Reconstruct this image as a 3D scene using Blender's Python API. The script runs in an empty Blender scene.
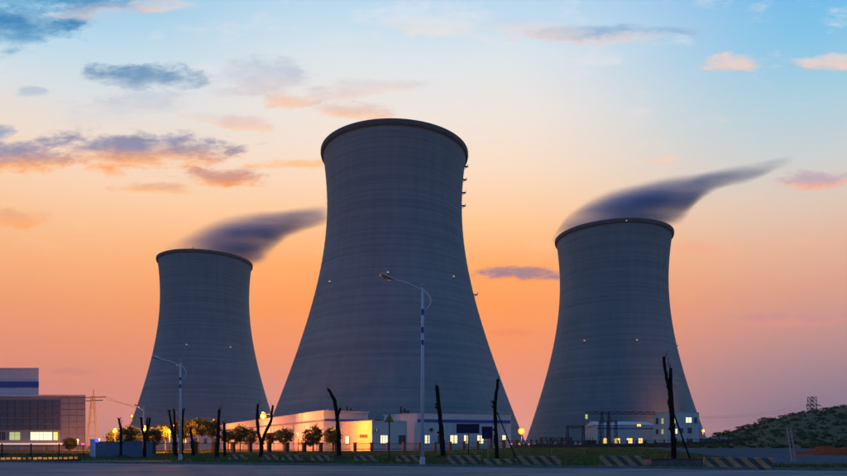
import bpy, bmesh, math, random
import numpy as np
from math import radians, sin, cos, pi, sqrt, atan, atan2, degrees

random.seed(7)
rng = np.random.default_rng(11)
sc = bpy.context.scene
COL = sc.collection

# ------------------------------------------------------------------ camera
F = 640.0          # focal length in photo pixels (photo 847 wide)
CX, HY = 423.5, 445.0   # principal column, horizon row
CAMH = 1.5
cam_d = bpy.data.cameras.new('camera')
cam = bpy.data.objects.new('camera', cam_d)
COL.objects.link(cam)
cam.location = (0, 0, CAMH)
cam.rotation_euler = (radians(90), 0, 0)
cam_d.sensor_width = 36
cam_d.lens = 36 * F / 847
cam_d.shift_y = (HY - 238) / 847
cam_d.clip_start = 0.3
cam_d.clip_end = 20000
sc.camera = cam


def P(x, y, D):
    """world point that stands at depth D on the sight line of photo pixel x, y"""
    return ((x - CX) / F * D, D, CAMH + (HY - y) / F * D)


def lin(r, g, b):
    f = lambda c: (c / 255 / 12.92) if c <= 10.3 else ((c / 255 + .055) / 1.055) ** 2.4
    return (f(r), f(g), f(b))


# ------------------------------------------------------------------ world
sc.view_settings.view_transform = 'Standard'
sc.view_settings.look = 'None'
sc.view_settings.exposure = 0
sc.view_settings.gamma = 1
sc.view_settings.use_curve_mapping = False
SUN_AZ, SUN_EL = radians(6), radians(1.5)

w = bpy.data.worlds.new('World')
sc.world = w
w.use_nodes = True
w.cycles.sampling_method = 'MANUAL'
w.cycles.sample_map_resolution = 256
nt = w.node_tree
nt.nodes.clear()
N, L = nt.nodes, nt.links


def wm(op, a, b=None, c=None, clamp=False):
    n = N.new('ShaderNodeMath')
    n.operation = op
    n.use_clamp = clamp
    for i, v in enumerate((a, b, c)):
        if v is None:
            continue
        if isinstance(v, (int, float)):
            n.inputs[i].default_value = v
        else:
            L.new(v, n.inputs[i])
    return n.outputs[0]


def wsmooth(v, lo, hi, top=1.0):
    n = N.new('ShaderNodeMapRange')
    n.interpolation_type = 'SMOOTHSTEP'
    L.new(v, n.inputs[0])
    n.inputs[1].default_value = lo
    n.inputs[2].default_value = hi
    n.inputs[4].default_value = top
    return n.outputs[0]


def wmix(fac, a, b):
    n = N.new('ShaderNodeMix')
    n.data_type = 'RGBA'
    n.clamp_factor = True
    if isinstance(fac, (int, float)):
        n.inputs[0].default_value = fac
    else:
        L.new(fac, n.inputs[0])
    for i, v in ((6, a), (7, b)):
        if isinstance(v, tuple):
            n.inputs[i].default_value = (*v, 1)
        else:
            L.new(v, n.inputs[i])
    return n.outputs[2]


tc = N.new('ShaderNodeTexCoord')
sep = N.new('ShaderNodeSeparateXYZ')
L.new(tc.outputs['Generated'], sep.inputs[0])
el = wm('MULTIPLY', wm('ARCSINE', sep.outputs[2]), 57.2958)
az = wm('MULTIPLY', wm('ARCTAN2', sep.outputs[0], sep.outputs[1]), 57.2958)


def ramp(stops):
    n = N.new('ShaderNodeValToRGB')
    n.color_ramp.interpolation = 'EASE' if False else 'LINEAR'
    e = n.color_ramp.elements
    while len(e) < len(stops):
        e.new(0.5)
    for k, (d, c) in enumerate(stops):
        e[k].position = max(0, min(1, d / 90))
        e[k].color = (*lin(*c), 1)
    L.new(wm('DIVIDE', el, 90.0), n.inputs[0])
    return n.outputs[0]


SKY_L = [(0, (190, 128, 124)), (4, (214, 134, 116)), (8, (228, 142, 108)), (11, (236, 154, 106)), (14, (243, 172, 120)),
         (17, (245, 190, 144)), (20, (243, 206, 174)), (23, (232, 214, 200)), (26, (208, 216, 220)), (29, (176, 210, 228)),
         (32, (126, 190, 224)), (45, (72, 140, 198)), (90, (44, 92, 160))]
SKY_C = [(0, (206, 142, 142)), (4, (222, 140, 124)), (8, (238, 142, 100)), (12, (248, 150, 82)), (15.5, (250, 166, 96)),
         (19, (250, 194, 142)), (23, (244, 214, 188)), (27, (234, 222, 212)), (31, (214, 222, 226)), (34, (184, 212, 230)),
         (45, (96, 156, 208)), (90, (44, 92, 160))]
SKY_R = [(0, (112, 102, 126)), (3, (132, 114, 134)), (6, (164, 130, 138)), (9, (196, 142, 134)), (12, (214, 156, 134)),
         (15, (222, 176, 150)), (18, (216, 194, 178)), (21, (198, 202, 202)), (25, (164, 200, 216)), (29, (122, 188, 224)), (33, (98, 174, 224)),
         (45, (70, 140, 204)), (90, (44, 92, 160))]
SKY_B = [(0, (94, 116, 148)), (8, (70, 110, 152)), (20, (50, 104, 158)), (45, (36, 96, 156)), (90, (38, 98, 160))]
sky = wmix(wsmooth(az, -34, -6), ramp(SKY_L), ramp(SKY_C))
sky = wmix(wsmooth(az, 6, 34), sky, ramp(SKY_R))
sky = wmix(wsmooth(wm('ABSOLUTE', az), 42, 125), sky, ramp(SKY_B))

# clouds: banks in azimuth / elevation, torn by noise
cv = N.new('ShaderNodeCombineXYZ')
# a distant cloud curtain to the west: coordinates on a vertical plane facing the sunset
yy = wm('MAXIMUM', sep.outputs[1], .02)
gu = wm('MULTIPLY', wm('DIVIDE', sep.outputs[0], yy), 57.2958)
gv = wm('MULTIPLY', wm('DIVIDE', sep.outputs[2], yy), 57.2958)
L.new(wm('DIVIDE', gu, 4.6), cv.inputs[0])
L.new(wm('DIVIDE', gv, 1.9), cv.inputs[1])


def wnoise(scale, detail, seed, rough=.55):
    n = N.new('ShaderNodeTexNoise')
    n.inputs['Scale'].default_value = scale
    n.inputs['Detail'].default_value = detail
    n.inputs['Roughness'].default_value = rough
    mp = N.new('ShaderNodeMapping')
    mp.inputs['Location'].default_value = (seed, seed * .7, seed * 1.3)
    L.new(cv.outputs[0], mp.inputs[0])
    L.new(mp.outputs[0], n.inputs['Vector'])
    return n.outputs[0]


n_big = wnoise(.55, 2, 3.1)
n_fine = wnoise(1.15, 9, 9.7, .64)
n_wisp = wnoise(.8, 6, 21.3, .62)
saz = wm('ADD', gu, wm('MULTIPLY', wm('SUBTRACT', n_big, .5), 3.0))
sel = wm('ADD', gv, wm('MULTIPLY', wm('SUBTRACT', n_wisp, .5), 1.3))
tear = wm('MULTIPLY', wm('SUBTRACT', n_fine, .5), 5.2)

spos = N.new('ShaderNodeCombineXYZ')
L.new(saz, spos.inputs[0])
L.new(sel, spos.inputs[1])
sel_t = wm('MULTIPLY_ADD', tear, .5, sel)
PEACH, ORANGE, GREY, BLUE, MAUVE = (250, 208, 178), (250, 172, 108), (176, 180, 196), (98, 150, 190), (146, 138, 164)
# x, y, half width, half height (photo pixels), upper colour, lower colour, opacity
CLOUDS = [
    (24, 28, 58, 23, (62, 130, 180), (120, 172, 204), 1),
    (92, 4, 26, 12, (64, 132, 184), (150, 180, 204), .95),
    (60, 12, 16, 6, (150, 190, 214), (226, 206, 200), .6),
    (205, 118, 24, 6, (214, 204, 206), (240, 200, 176), .6),
    (185, 140, 40, 6, (190, 182, 194), (232, 196, 178), .5),
    (120, 108, 60, 7, (196, 200, 210), (216, 206, 206), .5),
    (228, 92, 26, 8, (196, 196, 208), (216, 198, 198), .6),
    (330, 94, 30, 7, (204, 198, 206), (240, 200, 182), .6),
    (64, 236, 50, 4, (246, 182, 134), (250, 172, 112), .4),
    (18, 0, 60, 12, (70, 134, 180), (110, 168, 205), .9),
    (112, 6, 46, 13, (86, 148, 192), (206, 196, 200), .9),
    (160, 5, 30, 8, (206, 208, 216), (240, 206, 190), .7),
    (146, 77, 72, 12, (112, 150, 184), (160, 178, 198), 1),
    (150, 98, 46, 10, (178, 190, 206), (206, 200, 204), .6),
    (262, 78, 52, 19, (184, 190, 206), (206, 192, 196), .75),
    (288, 101, 28, 8, (232, 190, 170), (250, 178, 132), .8),
    (248, 124, 34, 9, (224, 192, 180), (250, 190, 138), .75),
    (95, 120, 50, 9, (206, 204, 208), (226, 206, 196), .4),
    (132, 151, 106, 21, (140, 140, 166), (252, 164, 84), 1),
    (22, 156, 58, 18, (146, 142, 168), (252, 160, 80), 1),
    (222, 178, 46, 10, (206, 150, 132), (252, 152, 66), 1),
    (148, 188, 44, 7, (226, 168, 134), (252, 178, 96), .85),
    (20, 218, 30, 9, (232, 164, 120), (250, 160, 86), .75),
    (350, 112, 44, 9, (220, 184, 172), (252, 186, 126), .8),
    (372, 86, 60, 10, (206, 198, 204), (236, 204, 190), .6),
    (295, 166, 46, 6, (248, 182, 112), (254, 178, 78), .8),
    (30, 93, 16, 5, (170, 186, 204), (196, 200, 208), .7),
    (0, 134, 16, 8, (140, 156, 186), (190, 180, 190), .9),
    (430, 20, 60, 18, (218, 222, 230), (240, 220, 208), .6),
    (516, 274, 44, 7, (164, 126, 136), (252, 150, 78), 1),
    (508, 334, 22, 4, (232, 128, 84), (240, 132, 82), .6),
    (540, 318, 60, 5, (250, 150, 80), (250, 150, 86), .4),
    (605, 34, 84, 9, (138, 172, 204), (226, 204, 200), .85),
    (530, 26, 50, 12, (190, 206, 222), (240, 212, 196), .6),
    (738, 64, 32, 10, (232, 202, 190), (250, 198, 172), .8),
    (826, 62, 44, 7, (228, 206, 198), (250, 200, 178), .85),
    (822, 179, 42, 9, (186, 164, 176), (246, 166, 134), .9),
    (655, 160, 28, 5, (246, 200, 172), (250, 192, 160), .6),
    (690, 249, 40, 5, (236, 166, 138), (246, 160, 126), .6),
    (800, 319, 70, 6, (194, 138, 142), (232, 142, 126), .6),
    (60, 372, 50, 5, (196, 126, 118), (226, 136, 112), .45),
    (700, 425, 60, 5, (150, 118, 140), (184, 130, 138), .4),
]


def azel(x, y):
    return degrees((x - CX) / F), degrees((HY - y) / F)


# a few faint streaks everywhere, also outside the view
wisp = wm('MULTIPLY', wsmooth(n_wisp, .54, .74), wm('MULTIPLY', wsmooth(el, 6, 30), .5))
sky = wmix(wisp, sky, wmix(wsmooth(el, 14, 32), lin(248, 196, 150), lin(222, 222, 230)))
for (x, y, hw, hh, up, low, op) in CLOUDS:
    a0, e0 = azel(x, y)
    wa = abs(azel(x + hw, y)[0] - azel(x - hw, y)[0]) / 2
    he = abs(azel(x, y - hh)[1] - azel(x, y + hh)[1]) / 2
    wa, he = wa * 1.15, he * 1.12
    vm = N.new('ShaderNodeVectorMath')
    vm.operation = 'MULTIPLY_ADD'
    L.new(spos.outputs[0], vm.inputs[0])
    vm.inputs[1].default_value = (1 / wa, 1 / he, 0)
    vm.inputs[2].default_value = (-a0 / wa, -e0 / he, 0)
    dt = N.new('ShaderNodeVectorMath')
    dt.operation = 'DOT_PRODUCT'
    L.new(vm.outputs[0], dt.inputs[0])
    L.new(vm.outputs[0], dt.inputs[1])
    d2 = dt.outputs['Value']
    m0 = wm('SUBTRACT', wm('MULTIPLY', tear, wm('ADD', d2, .42, clamp=True)), d2)
    mask = wsmooth(m0, -1.15, .25, op)
    vc = wm('MULTIPLY_ADD', sel_t, 1 / he, -e0 / he)
    sky = wmix(mask, sky, wmix(wsmooth(vc, -.75, .45), lin(*low), lin(*up)))

nish = N.new('ShaderNodeTexSky')
nish.sky_type = 'NISHITA'
nish.sun_disc = False
nish.sun_elevation = SUN_EL
nish.sun_rotation = SUN_AZ
bg1 = N.new('ShaderNodeBackground')
L.new(sky, bg1.inputs[0])
bg1.inputs[1].default_value = 1.1
bg2 = N.new('ShaderNodeBackground')
L.new(nish.outputs[0], bg2.inputs[0])
bg2.inputs[1].default_value = 0.004
ads = N.new('ShaderNodeAddShader')
L.new(bg1.outputs[0], ads.inputs[0])
L.new(bg2.outputs[0], ads.inputs[1])
wo = N.new('ShaderNodeOutputWorld')
L.new(ads.outputs[0], wo.inputs[0])

# the sun, just at the horizon behind the towers
sd = bpy.data.lights.new('sun', 'SUN')
sd.energy = 0.25
sd.angle = radians(10)
sd.color = (1, .55, .28)
so = bpy.data.objects.new('sun', sd)
COL.objects.link(so)
so.rotation_euler = (radians(90) - SUN_EL, 0, -SUN_AZ + pi)
so.location = (0, 0, 300)

# ------------------------------------------------------------------ helpers


class MB:
    def __init__(s):
        s.v, s.f = [], []

    def add(s, vs, fs):
        b = len(s.v)
        s.v += [tuple(p) for p in vs]
        s.f += [tuple(i + b for i in f) for f in fs]
        return s

    def box(s, c, d, rz=0.0):
        x, y, z = d[0] / 2, d[1] / 2, d[2] / 2
        cr, sr = cos(rz), sin(rz)
        vs = []
        for dz in (-z, z):
            for dx, dy in ((-x, -y), (x, -y), (x, y), (-x, y)):
                vs.append((c[0] + dx * cr - dy * sr, c[1] + dx * sr + dy * cr, c[2] + dz))
        return s.add(vs, [(3, 2, 1, 0), (4, 5, 6, 7), (0, 1, 5, 4), (1, 2, 6, 5), (2, 3, 7, 6), (3, 0, 4, 7)])

    def path(s, pts, rad, n=8, cap=True):
        pts = [np.array(p, float) for p in pts]
        vs, fs = [], []
        for i, p in enumerate(pts):
            a = pts[max(i - 1, 0)]
            b = pts[min(i + 1, len(pts) - 1)]
            t = b - a
            t /= np.linalg.norm(t) + 1e-9
            ref = np.array((1., 0, 0)) if abs(t[0]) < .8 else np.array((0, 1., 0))
            e1 = np.cross(t, ref)
            e1 /= np.linalg.norm(e1)
            e2 = np.cross(t, e1)
            r = rad[i] if isinstance(rad, (list, tuple)) else rad
            for k in range(n):
                q = p + r * (cos(2 * pi * k / n) * e1 + sin(2 * pi * k / n) * e2)
                vs.append(tuple(q))
        for i in range(len(pts) - 1):
            for k in range(n):
                k2 = (k + 1) % n
                fs.append((i * n + k, i * n + k2, (i + 1) * n + k2, (i + 1) * n + k))
        if cap:
            fs.append(tuple(range(n - 1, -1, -1)))
            fs.append(tuple((len(pts) - 1) * n + k for k in range(n)))
        return s.add(vs, fs)

    def bar(s, a, b, t):
        return s.path([a, b], t / 2 * 1.3, 4)

    def lathe(s, prof, n=24, c=(0, 0, 0)):
        vs, fs = [], []
        for r, z in prof:
            for k in range(n):
                vs.append((c[0] + r * cos(2 * pi * k / n), c[1] + r * sin(2 * pi * k / n), c[2] + z))
        for i in range(len(prof) - 1):
            for k in range(n):
                k2 = (k + 1) % n
                fs.append((i * n + k, i * n + k2, (i + 1) * n + k2, (i + 1) * n + k))
        return s.add(vs, fs)

    def prism(s, foot, z0, z1):
        n = len(foot)
        vs = [(x, y, z0) for x, y in foot] + [(x, y, z1) for x, y in foot]
        fs = [tuple(range(n - 1, -1, -1)), tuple(range(n, 2 * n))]
        fs += [(i, (i + 1) % n, n + (i + 1) % n, n + i) for i in range(n)]
        return s.add(vs, fs)

    def mesh(s, name, mat, smooth=False):
        me = bpy.data.meshes.new(name)
        me.from_pydata(s.v, [], s.f)
        me.materials.append(mat)
        if smooth:
            for p in me.polygons:
                p.use_smooth = True
        me.update()
        return me

    def build(s, name, mat, parent=None, smooth=False):
        return link(name, s.mesh(name, mat, smooth), parent)


def link(name, me, parent=None, loc=None, rz=None, scale=None):
    o = bpy.data.objects.new(name, me)
    COL.objects.link(o)
    if parent is not None:
        o.parent = parent
        # parts are written in world coordinates; the thing's Empty sits at its base
        if loc is None:
            b = WORLD.get(parent.name, (0, 0, 0))
            o.location = (-b[0], -b[1], -b[2])
    if loc is not None:
        o.location = loc
    if rz is not None:
        o.rotation_euler = (0, 0, rz)
    if scale is not None:
        o.scale = scale
    if parent is not None:
        WORLD[o.name] = (0, 0, 0) if loc is None else WORLD.get(o.name, (0, 0, 0))
    return o


WORLD = {}   # base of each thing in world coordinates; parts of parts hang at the part's own origin


def thing(name, label, cat, loc=(0, 0, 0), group=None):
    o = bpy.data.objects.new(name, None)
    COL.objects.link(o)
    o.location = loc
    o.empty_display_size = .5
    o['label'] = label
    o['category'] = cat
    if group:
        o['group'] = group
    WORLD[o.name] = tuple(loc)
    return o


def tag(o, label, cat, group=None):
    o['label'] = label
    o['category'] = cat
    if group:
        o['group'] = group
    return o


def struct(o):
    o['kind'] = 'structure'
    return o


# ------------------------------------------------------------------ materials
MATS = {}


def mat(name, col, rough=.8, var=.2, scale=1.0, stretch=(1, 1, 1), bump=0., spec=.3, emit=None, estr=1., metal=0., bscale=None, dist=.05):
    if name in MATS:
        return MATS[name]
    m = bpy.data.materials.new(name)
    m.use_nodes = True
    t = m.node_tree
    b = t.nodes['Principled BSDF']
    b.inputs['Roughness'].default_value = rough
    b.inputs['Metallic'].default_value = metal
    b.inputs['Specular IOR Level'].default_value = spec
    co = t.nodes.new('ShaderNodeTexCoord')
    mp = t.nodes.new('ShaderNodeMapping')
    mp.inputs['Scale'].default_value = stretch
    t.links.new(co.outputs['Object'], mp.inputs[0])
    n = t.nodes.new('ShaderNodeTexNoise')
    n.inputs['Scale'].default_value = scale
    n.inputs['Detail'].default_value = 6
    n.inputs['Roughness'].default_value = .6
    t.links.new(mp.outputs[0], n.inputs['Vector'])
    r = t.nodes.new('ShaderNodeValToRGB')
    r.color_ramp.elements[0].position = .3
    r.color_ramp.elements[1].position = .7
    r.color_ramp.elements[0].color = (*[c * (1 - var) for c in col], 1)
    r.color_ramp.elements[1].color = (*[min(1, c * (1 + var)) for c in col], 1)
    t.links.new(n.outputs[0], r.inputs[0])
    t.links.new(r.outputs[0], b.inputs['Base Color'])
    if bump:
        n2 = t.nodes.new('ShaderNodeTexNoise')
        n2.inputs['Scale'].default_value = bscale or scale * 4
        n2.inputs['Detail'].default_value = 4
        t.links.new(mp.outputs[0], n2.inputs['Vector'])
        bp = t.nodes.new('ShaderNodeBump')
        bp.inputs['Strength'].default_value = bump
        bp.inputs['Distance'].default_value = dist
        t.links.new(n2.outputs[0], bp.inputs['Height'])
        t.links.new(bp.outputs[0], b.inputs['Normal'])
    if emit:
        b.inputs['Emission Color'].default_value = (*emit, 1)
        b.inputs['Emission Strength'].default_value = estr
    MATS[name] = m
    return m


def concrete_tower():
    m = bpy.data.materials.new('tower_concrete')
    m.use_nodes = True
    t = m.node_tree
    b = t.nodes['Principled BSDF']
    b.inputs['Roughness'].default_value = .9
    b.inputs['Specular IOR Level'].default_value = .15
    co = t.nodes.new('ShaderNodeTexCoord')

    def noise(stretch, scale, detail):
        mp = t.nodes.new('ShaderNodeMapping')
        mp.inputs['Scale'].default_value = stretch
        t.links.new(co.outputs['Object'], mp.inputs[0])
        n = t.nodes.new('ShaderNodeTexNoise')
        n.inputs['Scale'].default_value = scale
        n.inputs['Detail'].default_value = detail
        t.links.new(mp.outputs[0], n.inputs['Vector'])
        return n.outputs[0]

    def mth(op, a, b2):
        n = t.nodes.new('ShaderNodeMath')
        n.operation = op
        for i, v in enumerate((a, b2)):
            if isinstance(v, (int, float)):
                n.inputs[i].default_value = v
            else:
                t.links.new(v, n.inputs[i])
        return n.outputs[0]
    lifts = noise((.010, .010, .75), 1, 5)      # bands of the formwork lifts
    blot = noise((.03, .03, .012), 1, 5)        # blotches and streaks
    rain = noise((.35, .35, .008), 1, 3)        # vertical runs
    mix = mth('ADD', mth('ADD', mth('MULTIPLY', lifts, .48), mth('MULTIPLY', blot, .3)), mth('MULTIPLY', rain, .22))
    r = t.nodes.new('ShaderNodeValToRGB')
    r.color_ramp.elements[0].position = .36
    r.color_ramp.elements[0].color = (.195, .225, .235, 1)
    r.color_ramp.elements[1].position = .64
    r.color_ramp.elements[1].color = (.30, .335, .34, 1)
    t.links.new(mix, r.inputs[0])
    t.links.new(r.outputs[0], b.inputs['Base Color'])
    bp = t.nodes.new('ShaderNodeBump')
    bp.inputs['Strength'].default_value = .25
    bp.inputs['Distance'].default_value = .15
    t.links.new(lifts, bp.inputs['Height'])
    t.links.new(bp.outputs[0], b.inputs['Normal'])
    return m


M_TOWER = concrete_tower()
M_RIM = mat('rim_concrete', (.12, .125, .13), .85, .2, .3)
M_GROUND = mat('soil_ground', (.045, .05, .03), .95, .4, .15, bump=.5, bscale=1.5, dist=.1)
M_GRASS = mat('grass_blades', (.09, .15, .035), .8, .4, .25)
M_ROAD = mat('worn_concrete_road', (.17, .185, .205), .85, .38, .35, stretch=(.5, 1, 1), bump=.25, bscale=3, dist=.02, spec=.04)
M_KERB = mat('kerb_concrete', (.22, .22, .21), .85, .25, 2)
M_PATH = mat('service_paving', (.10, .115, .135), .9, .2, .2, spec=0.)
M_EARTH = mat('red_earth', (.24, .06, .03), .95, .35, .5, bump=.6, bscale=2, dist=.2, spec=0.)
M_HILL = mat('scrub_hill', (.022, .058, .017), .95, .5, .12, bump=.8, bscale=.5, dist=.8)
M_BARK = mat('dark_bark', (.018, .014, .012), .95, .3, 6, bump=.7, bscale=20, dist=.02, spec=.1)
M_BARK2 = mat('tree_bark', (.07, .05, .035), .9, .3, 6)
M_LEAF = mat('leaves', (.075, .10, .03), .7, .5, 1.2)
M_LEAF2 = mat('dark_leaves', (.065, .11, .045), .75, .35, .5)
for _m in (M_LEAF, M_LEAF2):
    _t = _m.node_tree
    _b = _t.nodes['Principled BSDF']
    _tr = _t.nodes.new('ShaderNodeBsdfTranslucent')
    _mx = _t.nodes.new('ShaderNodeMixShader')
    _mx.inputs[0].default_value = .45
    _t.links.new(_b.inputs['Base Color'].links[0].from_socket, _tr.inputs[0])
    _t.links.new(_b.outputs[0], _mx.inputs[1])
    _t.links.new(_tr.outputs[0], _mx.inputs[2])
    _t.links.new(_mx.outputs[0], _t.nodes['Material Output'].inputs['Surface'])
M_WHITE = mat('white_cladding', (.70, .70, .70), .6, .06, .4, stretch=(1, 1, .25))
M_WHITE2 = mat('white_render', (.64, .63, .62), .8, .08, .6)
M_BLUE = mat('blue_band', (.06, .11, .36), .55, .1, 1)
M_DKBLUE = mat('navy_sign_panel', (.012, .012, .075), .5, .15, 2)
M_PURPLE = mat('violet_sign_panel', (.030, .010, .07), .5, .15, 2)
M_ROOFG = mat('grey_roof', (.24, .25, .27), .7, .15, 1)
M_CLAD = mat('grey_metal_cladding', (.24, .255, .28), .5, .08, .5, spec=.4)
M_CLADL = mat('pale_metal_cladding', (.60, .60, .63), .5, .06, .5, spec=.4)
M_DGLASS = mat('dark_glass', (.075, .10, .14), .3, .3, .6, spec=.5)
M_STEEL = mat('dark_steel', (.045, .048, .055), .5, .2, 3, metal=.4)
M_IRON = mat('black_fence_iron', (.012, .012, .014), .6, .2, 4)
M_POLE = mat('white_painted_pole', (.62, .60, .64), .45, .08, 3, spec=.5)
M_POLEB = mat('blue_painted_sleeve', (.04, .10, .42), .45, .1, 3)
M_LAMPH = mat('lamp_housing', (.34, .33, .33), .4, .15, 3, spec=.5)
M_LENS = mat('unlit_lamp_lens', (.05, .05, .05), .25, .1, 3)
M_GALV = mat('galvanised_steel', (.36, .36, .36), .5, .15, 3, metal=.3)
M_YELLOWP = mat('yellow_lattice_steel', (.78, .58, .24), .6, .15, 2)
M_BRICK = mat('brick_pillar', (.27, .12, .07), .9, .3, 3)
M_DBRICK = mat('dark_pillar', (.05, .045, .045), .9, .3, 3)
M_HOARD = mat('blue_hoarding_sheet', (.20, .25, .33), .6, .12, .8)
M_WALLC = mat('dim_boundary_wall', (.07, .075, .085), .9, .3, 1)
M_POSTW = mat('white_gate_pillar', (.62, .62, .66), .7, .08, 2)
M_SIGNY = mat('yellow_sign', (.62, .36, .02), .5, .15, 6)
M_SIGNK = mat('black_sign_mark', (.01, .01, .01), .5, .1, 6)
M_WOODP = mat('pale_timber_post', (.34, .25, .16), .85, .25, 4)
M_PLANTER = mat('planter_concrete', (.20, .17, .18), .9, .3, 2, bump=.4)
M_SOIL = mat('dark_soil', (.04, .022, .016), 1, .4, 4, bump=.6)
M_REDTRIM = mat('red_planter_rim', (.30, .05, .04), .8, .25, 3)
M_WIRE = mat('cable_black', (.02, .02, .022), .6, .1, 1)
M_BEACON = mat('beacon_glass', (.6, .35, .2), .4, .05, 5, emit=(1, .55, .34), estr=.4)
M_DARKBOX = mat('beacon_bracket', (.02, .02, .02), .6, .1, 5)

M_WIN_W = mat('lit_window_warm', (.8, .7, .4), .4, .05, 3, emit=(1, .82, .40), estr=1.4)
M_WIN_Y = mat('lit_window_yellow', (.8, .6, .2), .4, .05, 3, emit=(1, .66, .18), estr=1.4)
M_WIN_P = mat('lit_window_pale', (.8, .8, .6), .4, .05, 3, emit=(1, .93, .55), estr=1.15)
M_WIN_G = mat('lit_window_green', (.5, .6, .3), .4, .05, 3, emit=(.62, .75, .28), estr=.55)
M_WIN_D = mat('unlit_pane', (.035, .04, .05), .2, .2, 2, spec=.5)
M_FRAME = mat('window_frame', (.30, .30, .33), .6, .1, 3)
M_SOD = mat('sodium_glow', (.1, .05, .01), .3, .05, 3, emit=(1, .27, .02), estr=2.1)
M_SODS = mat('sodium_glow_small', (.1, .05, .01), .3, .05, 3, emit=(1, .28, .03), estr=1.3)
M_BLUEL = mat('blue_led_glow', (.01, .01, .1), .3, .05, 3, emit=(.06, .08, 1), estr=2.5)
M_MAGL = mat('magenta_led_glow', (1, .1, .4), .3, .05, 3, emit=(1, .05, .28), estr=2.2)
M_CANOPY = mat('canopy_strip_light', (.8, .6, .55), .4, .05, 3, emit=(1, .62, .50), estr=.55)


def stripe_mat(name, c1, c2, period, slope, wear=.35):
    m = bpy.data.materials.new(name)
    m.use_nodes = True
    t = m.node_tree
    b = t.nodes['Principled BSDF']
    b.inputs['Roughness'].default_value = .9
    co = t.nodes.new('ShaderNodeTexCoord')
    s = t.nodes.new('ShaderNodeSeparateXYZ')
    t.links.new(co.outputs['Object'], s.inputs[0])
    a = t.nodes.new('ShaderNodeMath')
    a.operation = 'MULTIPLY_ADD'
    t.links.new(s.outputs[2], a.inputs[0])
    a.inputs[1].default_value = slope
    t.links.new(s.outputs[0], a.inputs[2])
    d = t.nodes.new('ShaderNodeMath')
    d.operation = 'DIVIDE'
    t.links.new(a.outputs[0], d.inputs[0])
    d.inputs[1].default_value = period
    f = t.nodes.new('ShaderNodeMath')
    f.operation = 'FRACT'
    t.links.new(d.outputs[0], f.inputs[0])
    n = t.nodes.new('ShaderNodeTexNoise')
    n.inputs['Scale'].default_value = 7
    n.inputs['Detail'].default_value = 6
    t.links.new(co.outputs['Object'], n.inputs['Vector'])
    g = t.nodes.new('ShaderNodeMath')
    g.operation = 'MULTIPLY_ADD'
    t.links.new(n.outputs[0], g.inputs[0])
    g.inputs[1].default_value = .16
    t.links.new(f.outputs[0], g.inputs[2])
    gt = t.nodes.new('ShaderNodeMath')
    gt.operation = 'GREATER_THAN'
    t.links.new(g.outputs[0], gt.inputs[0])
    gt.inputs[1].default_value = .58
    mx = t.nodes.new('ShaderNodeMix')
    mx.data_type = 'RGBA'
    t.links.new(gt.outputs[0], mx.inputs[0])
    mx.inputs[6].default_value = (*c1, 1)
    mx.inputs[7].default_value = (*c2, 1)
    n3 = t.nodes.new('ShaderNodeTexNoise')
    n3.inputs['Scale'].default_value = 3
    n3.inputs['Detail'].default_value = 8
    t.links.new(co.outputs['Object'], n3.inputs['Vector'])
    mr = t.nodes.new('ShaderNodeMapRange')
    mr.inputs[1].default_value = .45
    mr.inputs[2].default_value = .75
    mr.inputs[4].default_value = wear * 2
    t.links.new(n3.outputs[0], mr.inputs[0])
    mw = t.nodes.new('ShaderNodeMix')
    mw.data_type = 'RGBA'
    t.links.new(mr.outputs[0], mw.inputs[0])
    t.links.new(mx.outputs[2], mw.inputs[6])
    mw.inputs[7].default_value = (.14, .13, .13, 1)
    t.links.new(mw.outputs[2], b.inputs['Base Color'])
    return m


M_BARRIER = stripe_mat('faded_hazard_stripes', (.66, .29, .11), (.10, .088, .085), .78, 1.0, .36)
M_KERBY = stripe_mat('yellow_black_kerb', (.70, .34, .03), (.03, .025, .02), .8, 0.0, .1)


def hoarding_bump(m):
    t = m.node_tree
    b = t.nodes['Principled BSDF']
    co = t.nodes.new('ShaderNodeTexCoord')
    wv = t.nodes.new('ShaderNodeTexWave')
    wv.inputs['Scale'].default_value = 1.6
    t.links.new(co.outputs['Object'], wv.inputs['Vector'])
    bp = t.nodes.new('ShaderNodeBump')
    bp.inputs['Strength'].default_value = .5
    t.links.new(wv.outputs[0], bp.inputs['Height'])
    t.links.new(bp.outputs[0], b.inputs['Normal'])


hoarding_bump(M_HOARD)

# ------------------------------------------------------------------ ground


def sst(t):
    t = np.clip(t, 0, 1)
    return t * t * (3 - 2 * t)


RIDGE_X = np.array([-50, 100, 151, 163, 174, 190, 206, 217, 232, 300, 420, 700.])
RIDGE_Z = np.array([0, .5, 3.5, 6.0, 9.0, 13.5, 17.2, 18.6, 21.0, 26, 30, 24.])


def gz(X, Y):
    """ground level"""
    X = np.asarray(X, float)
    Y = np.asarray(Y, float)
    rise = .7 * sst((Y - 60) / 90) * sst((X + .02 * Y) / 25)
    Xr = X * 350 / np.maximum(Y, 200)
    rz = np.interp(Xr, RIDGE_X, RIDGE_Z)
    up = sst((Y - 165) / 185) * np.where(Y > 350, np.maximum(.55, 1 - (Y - 350) / 900), 1)
    side = sst((X - 55) / 40)
    return rise + rz * up * side


def gzs(x, y):
    return float(gz(x, y))


xs = np.concatenate([np.linspace(-2200, -300, 12), np.linspace(-280, 300, 117), np.linspace(320, 900, 30), np.linspace(1000, 2200, 8)])
ys = np.concatenate([np.linspace(-400, 20, 8), np.linspace(25, 420, 100), np.linspace(440, 1000, 15), np.linspace(1100, 1800, 6)])
gx, gy = np.meshgrid(xs, ys)
gzv = gz(gx, gy)
hillmask = (gx > 60) & (gy > 160)


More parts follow.
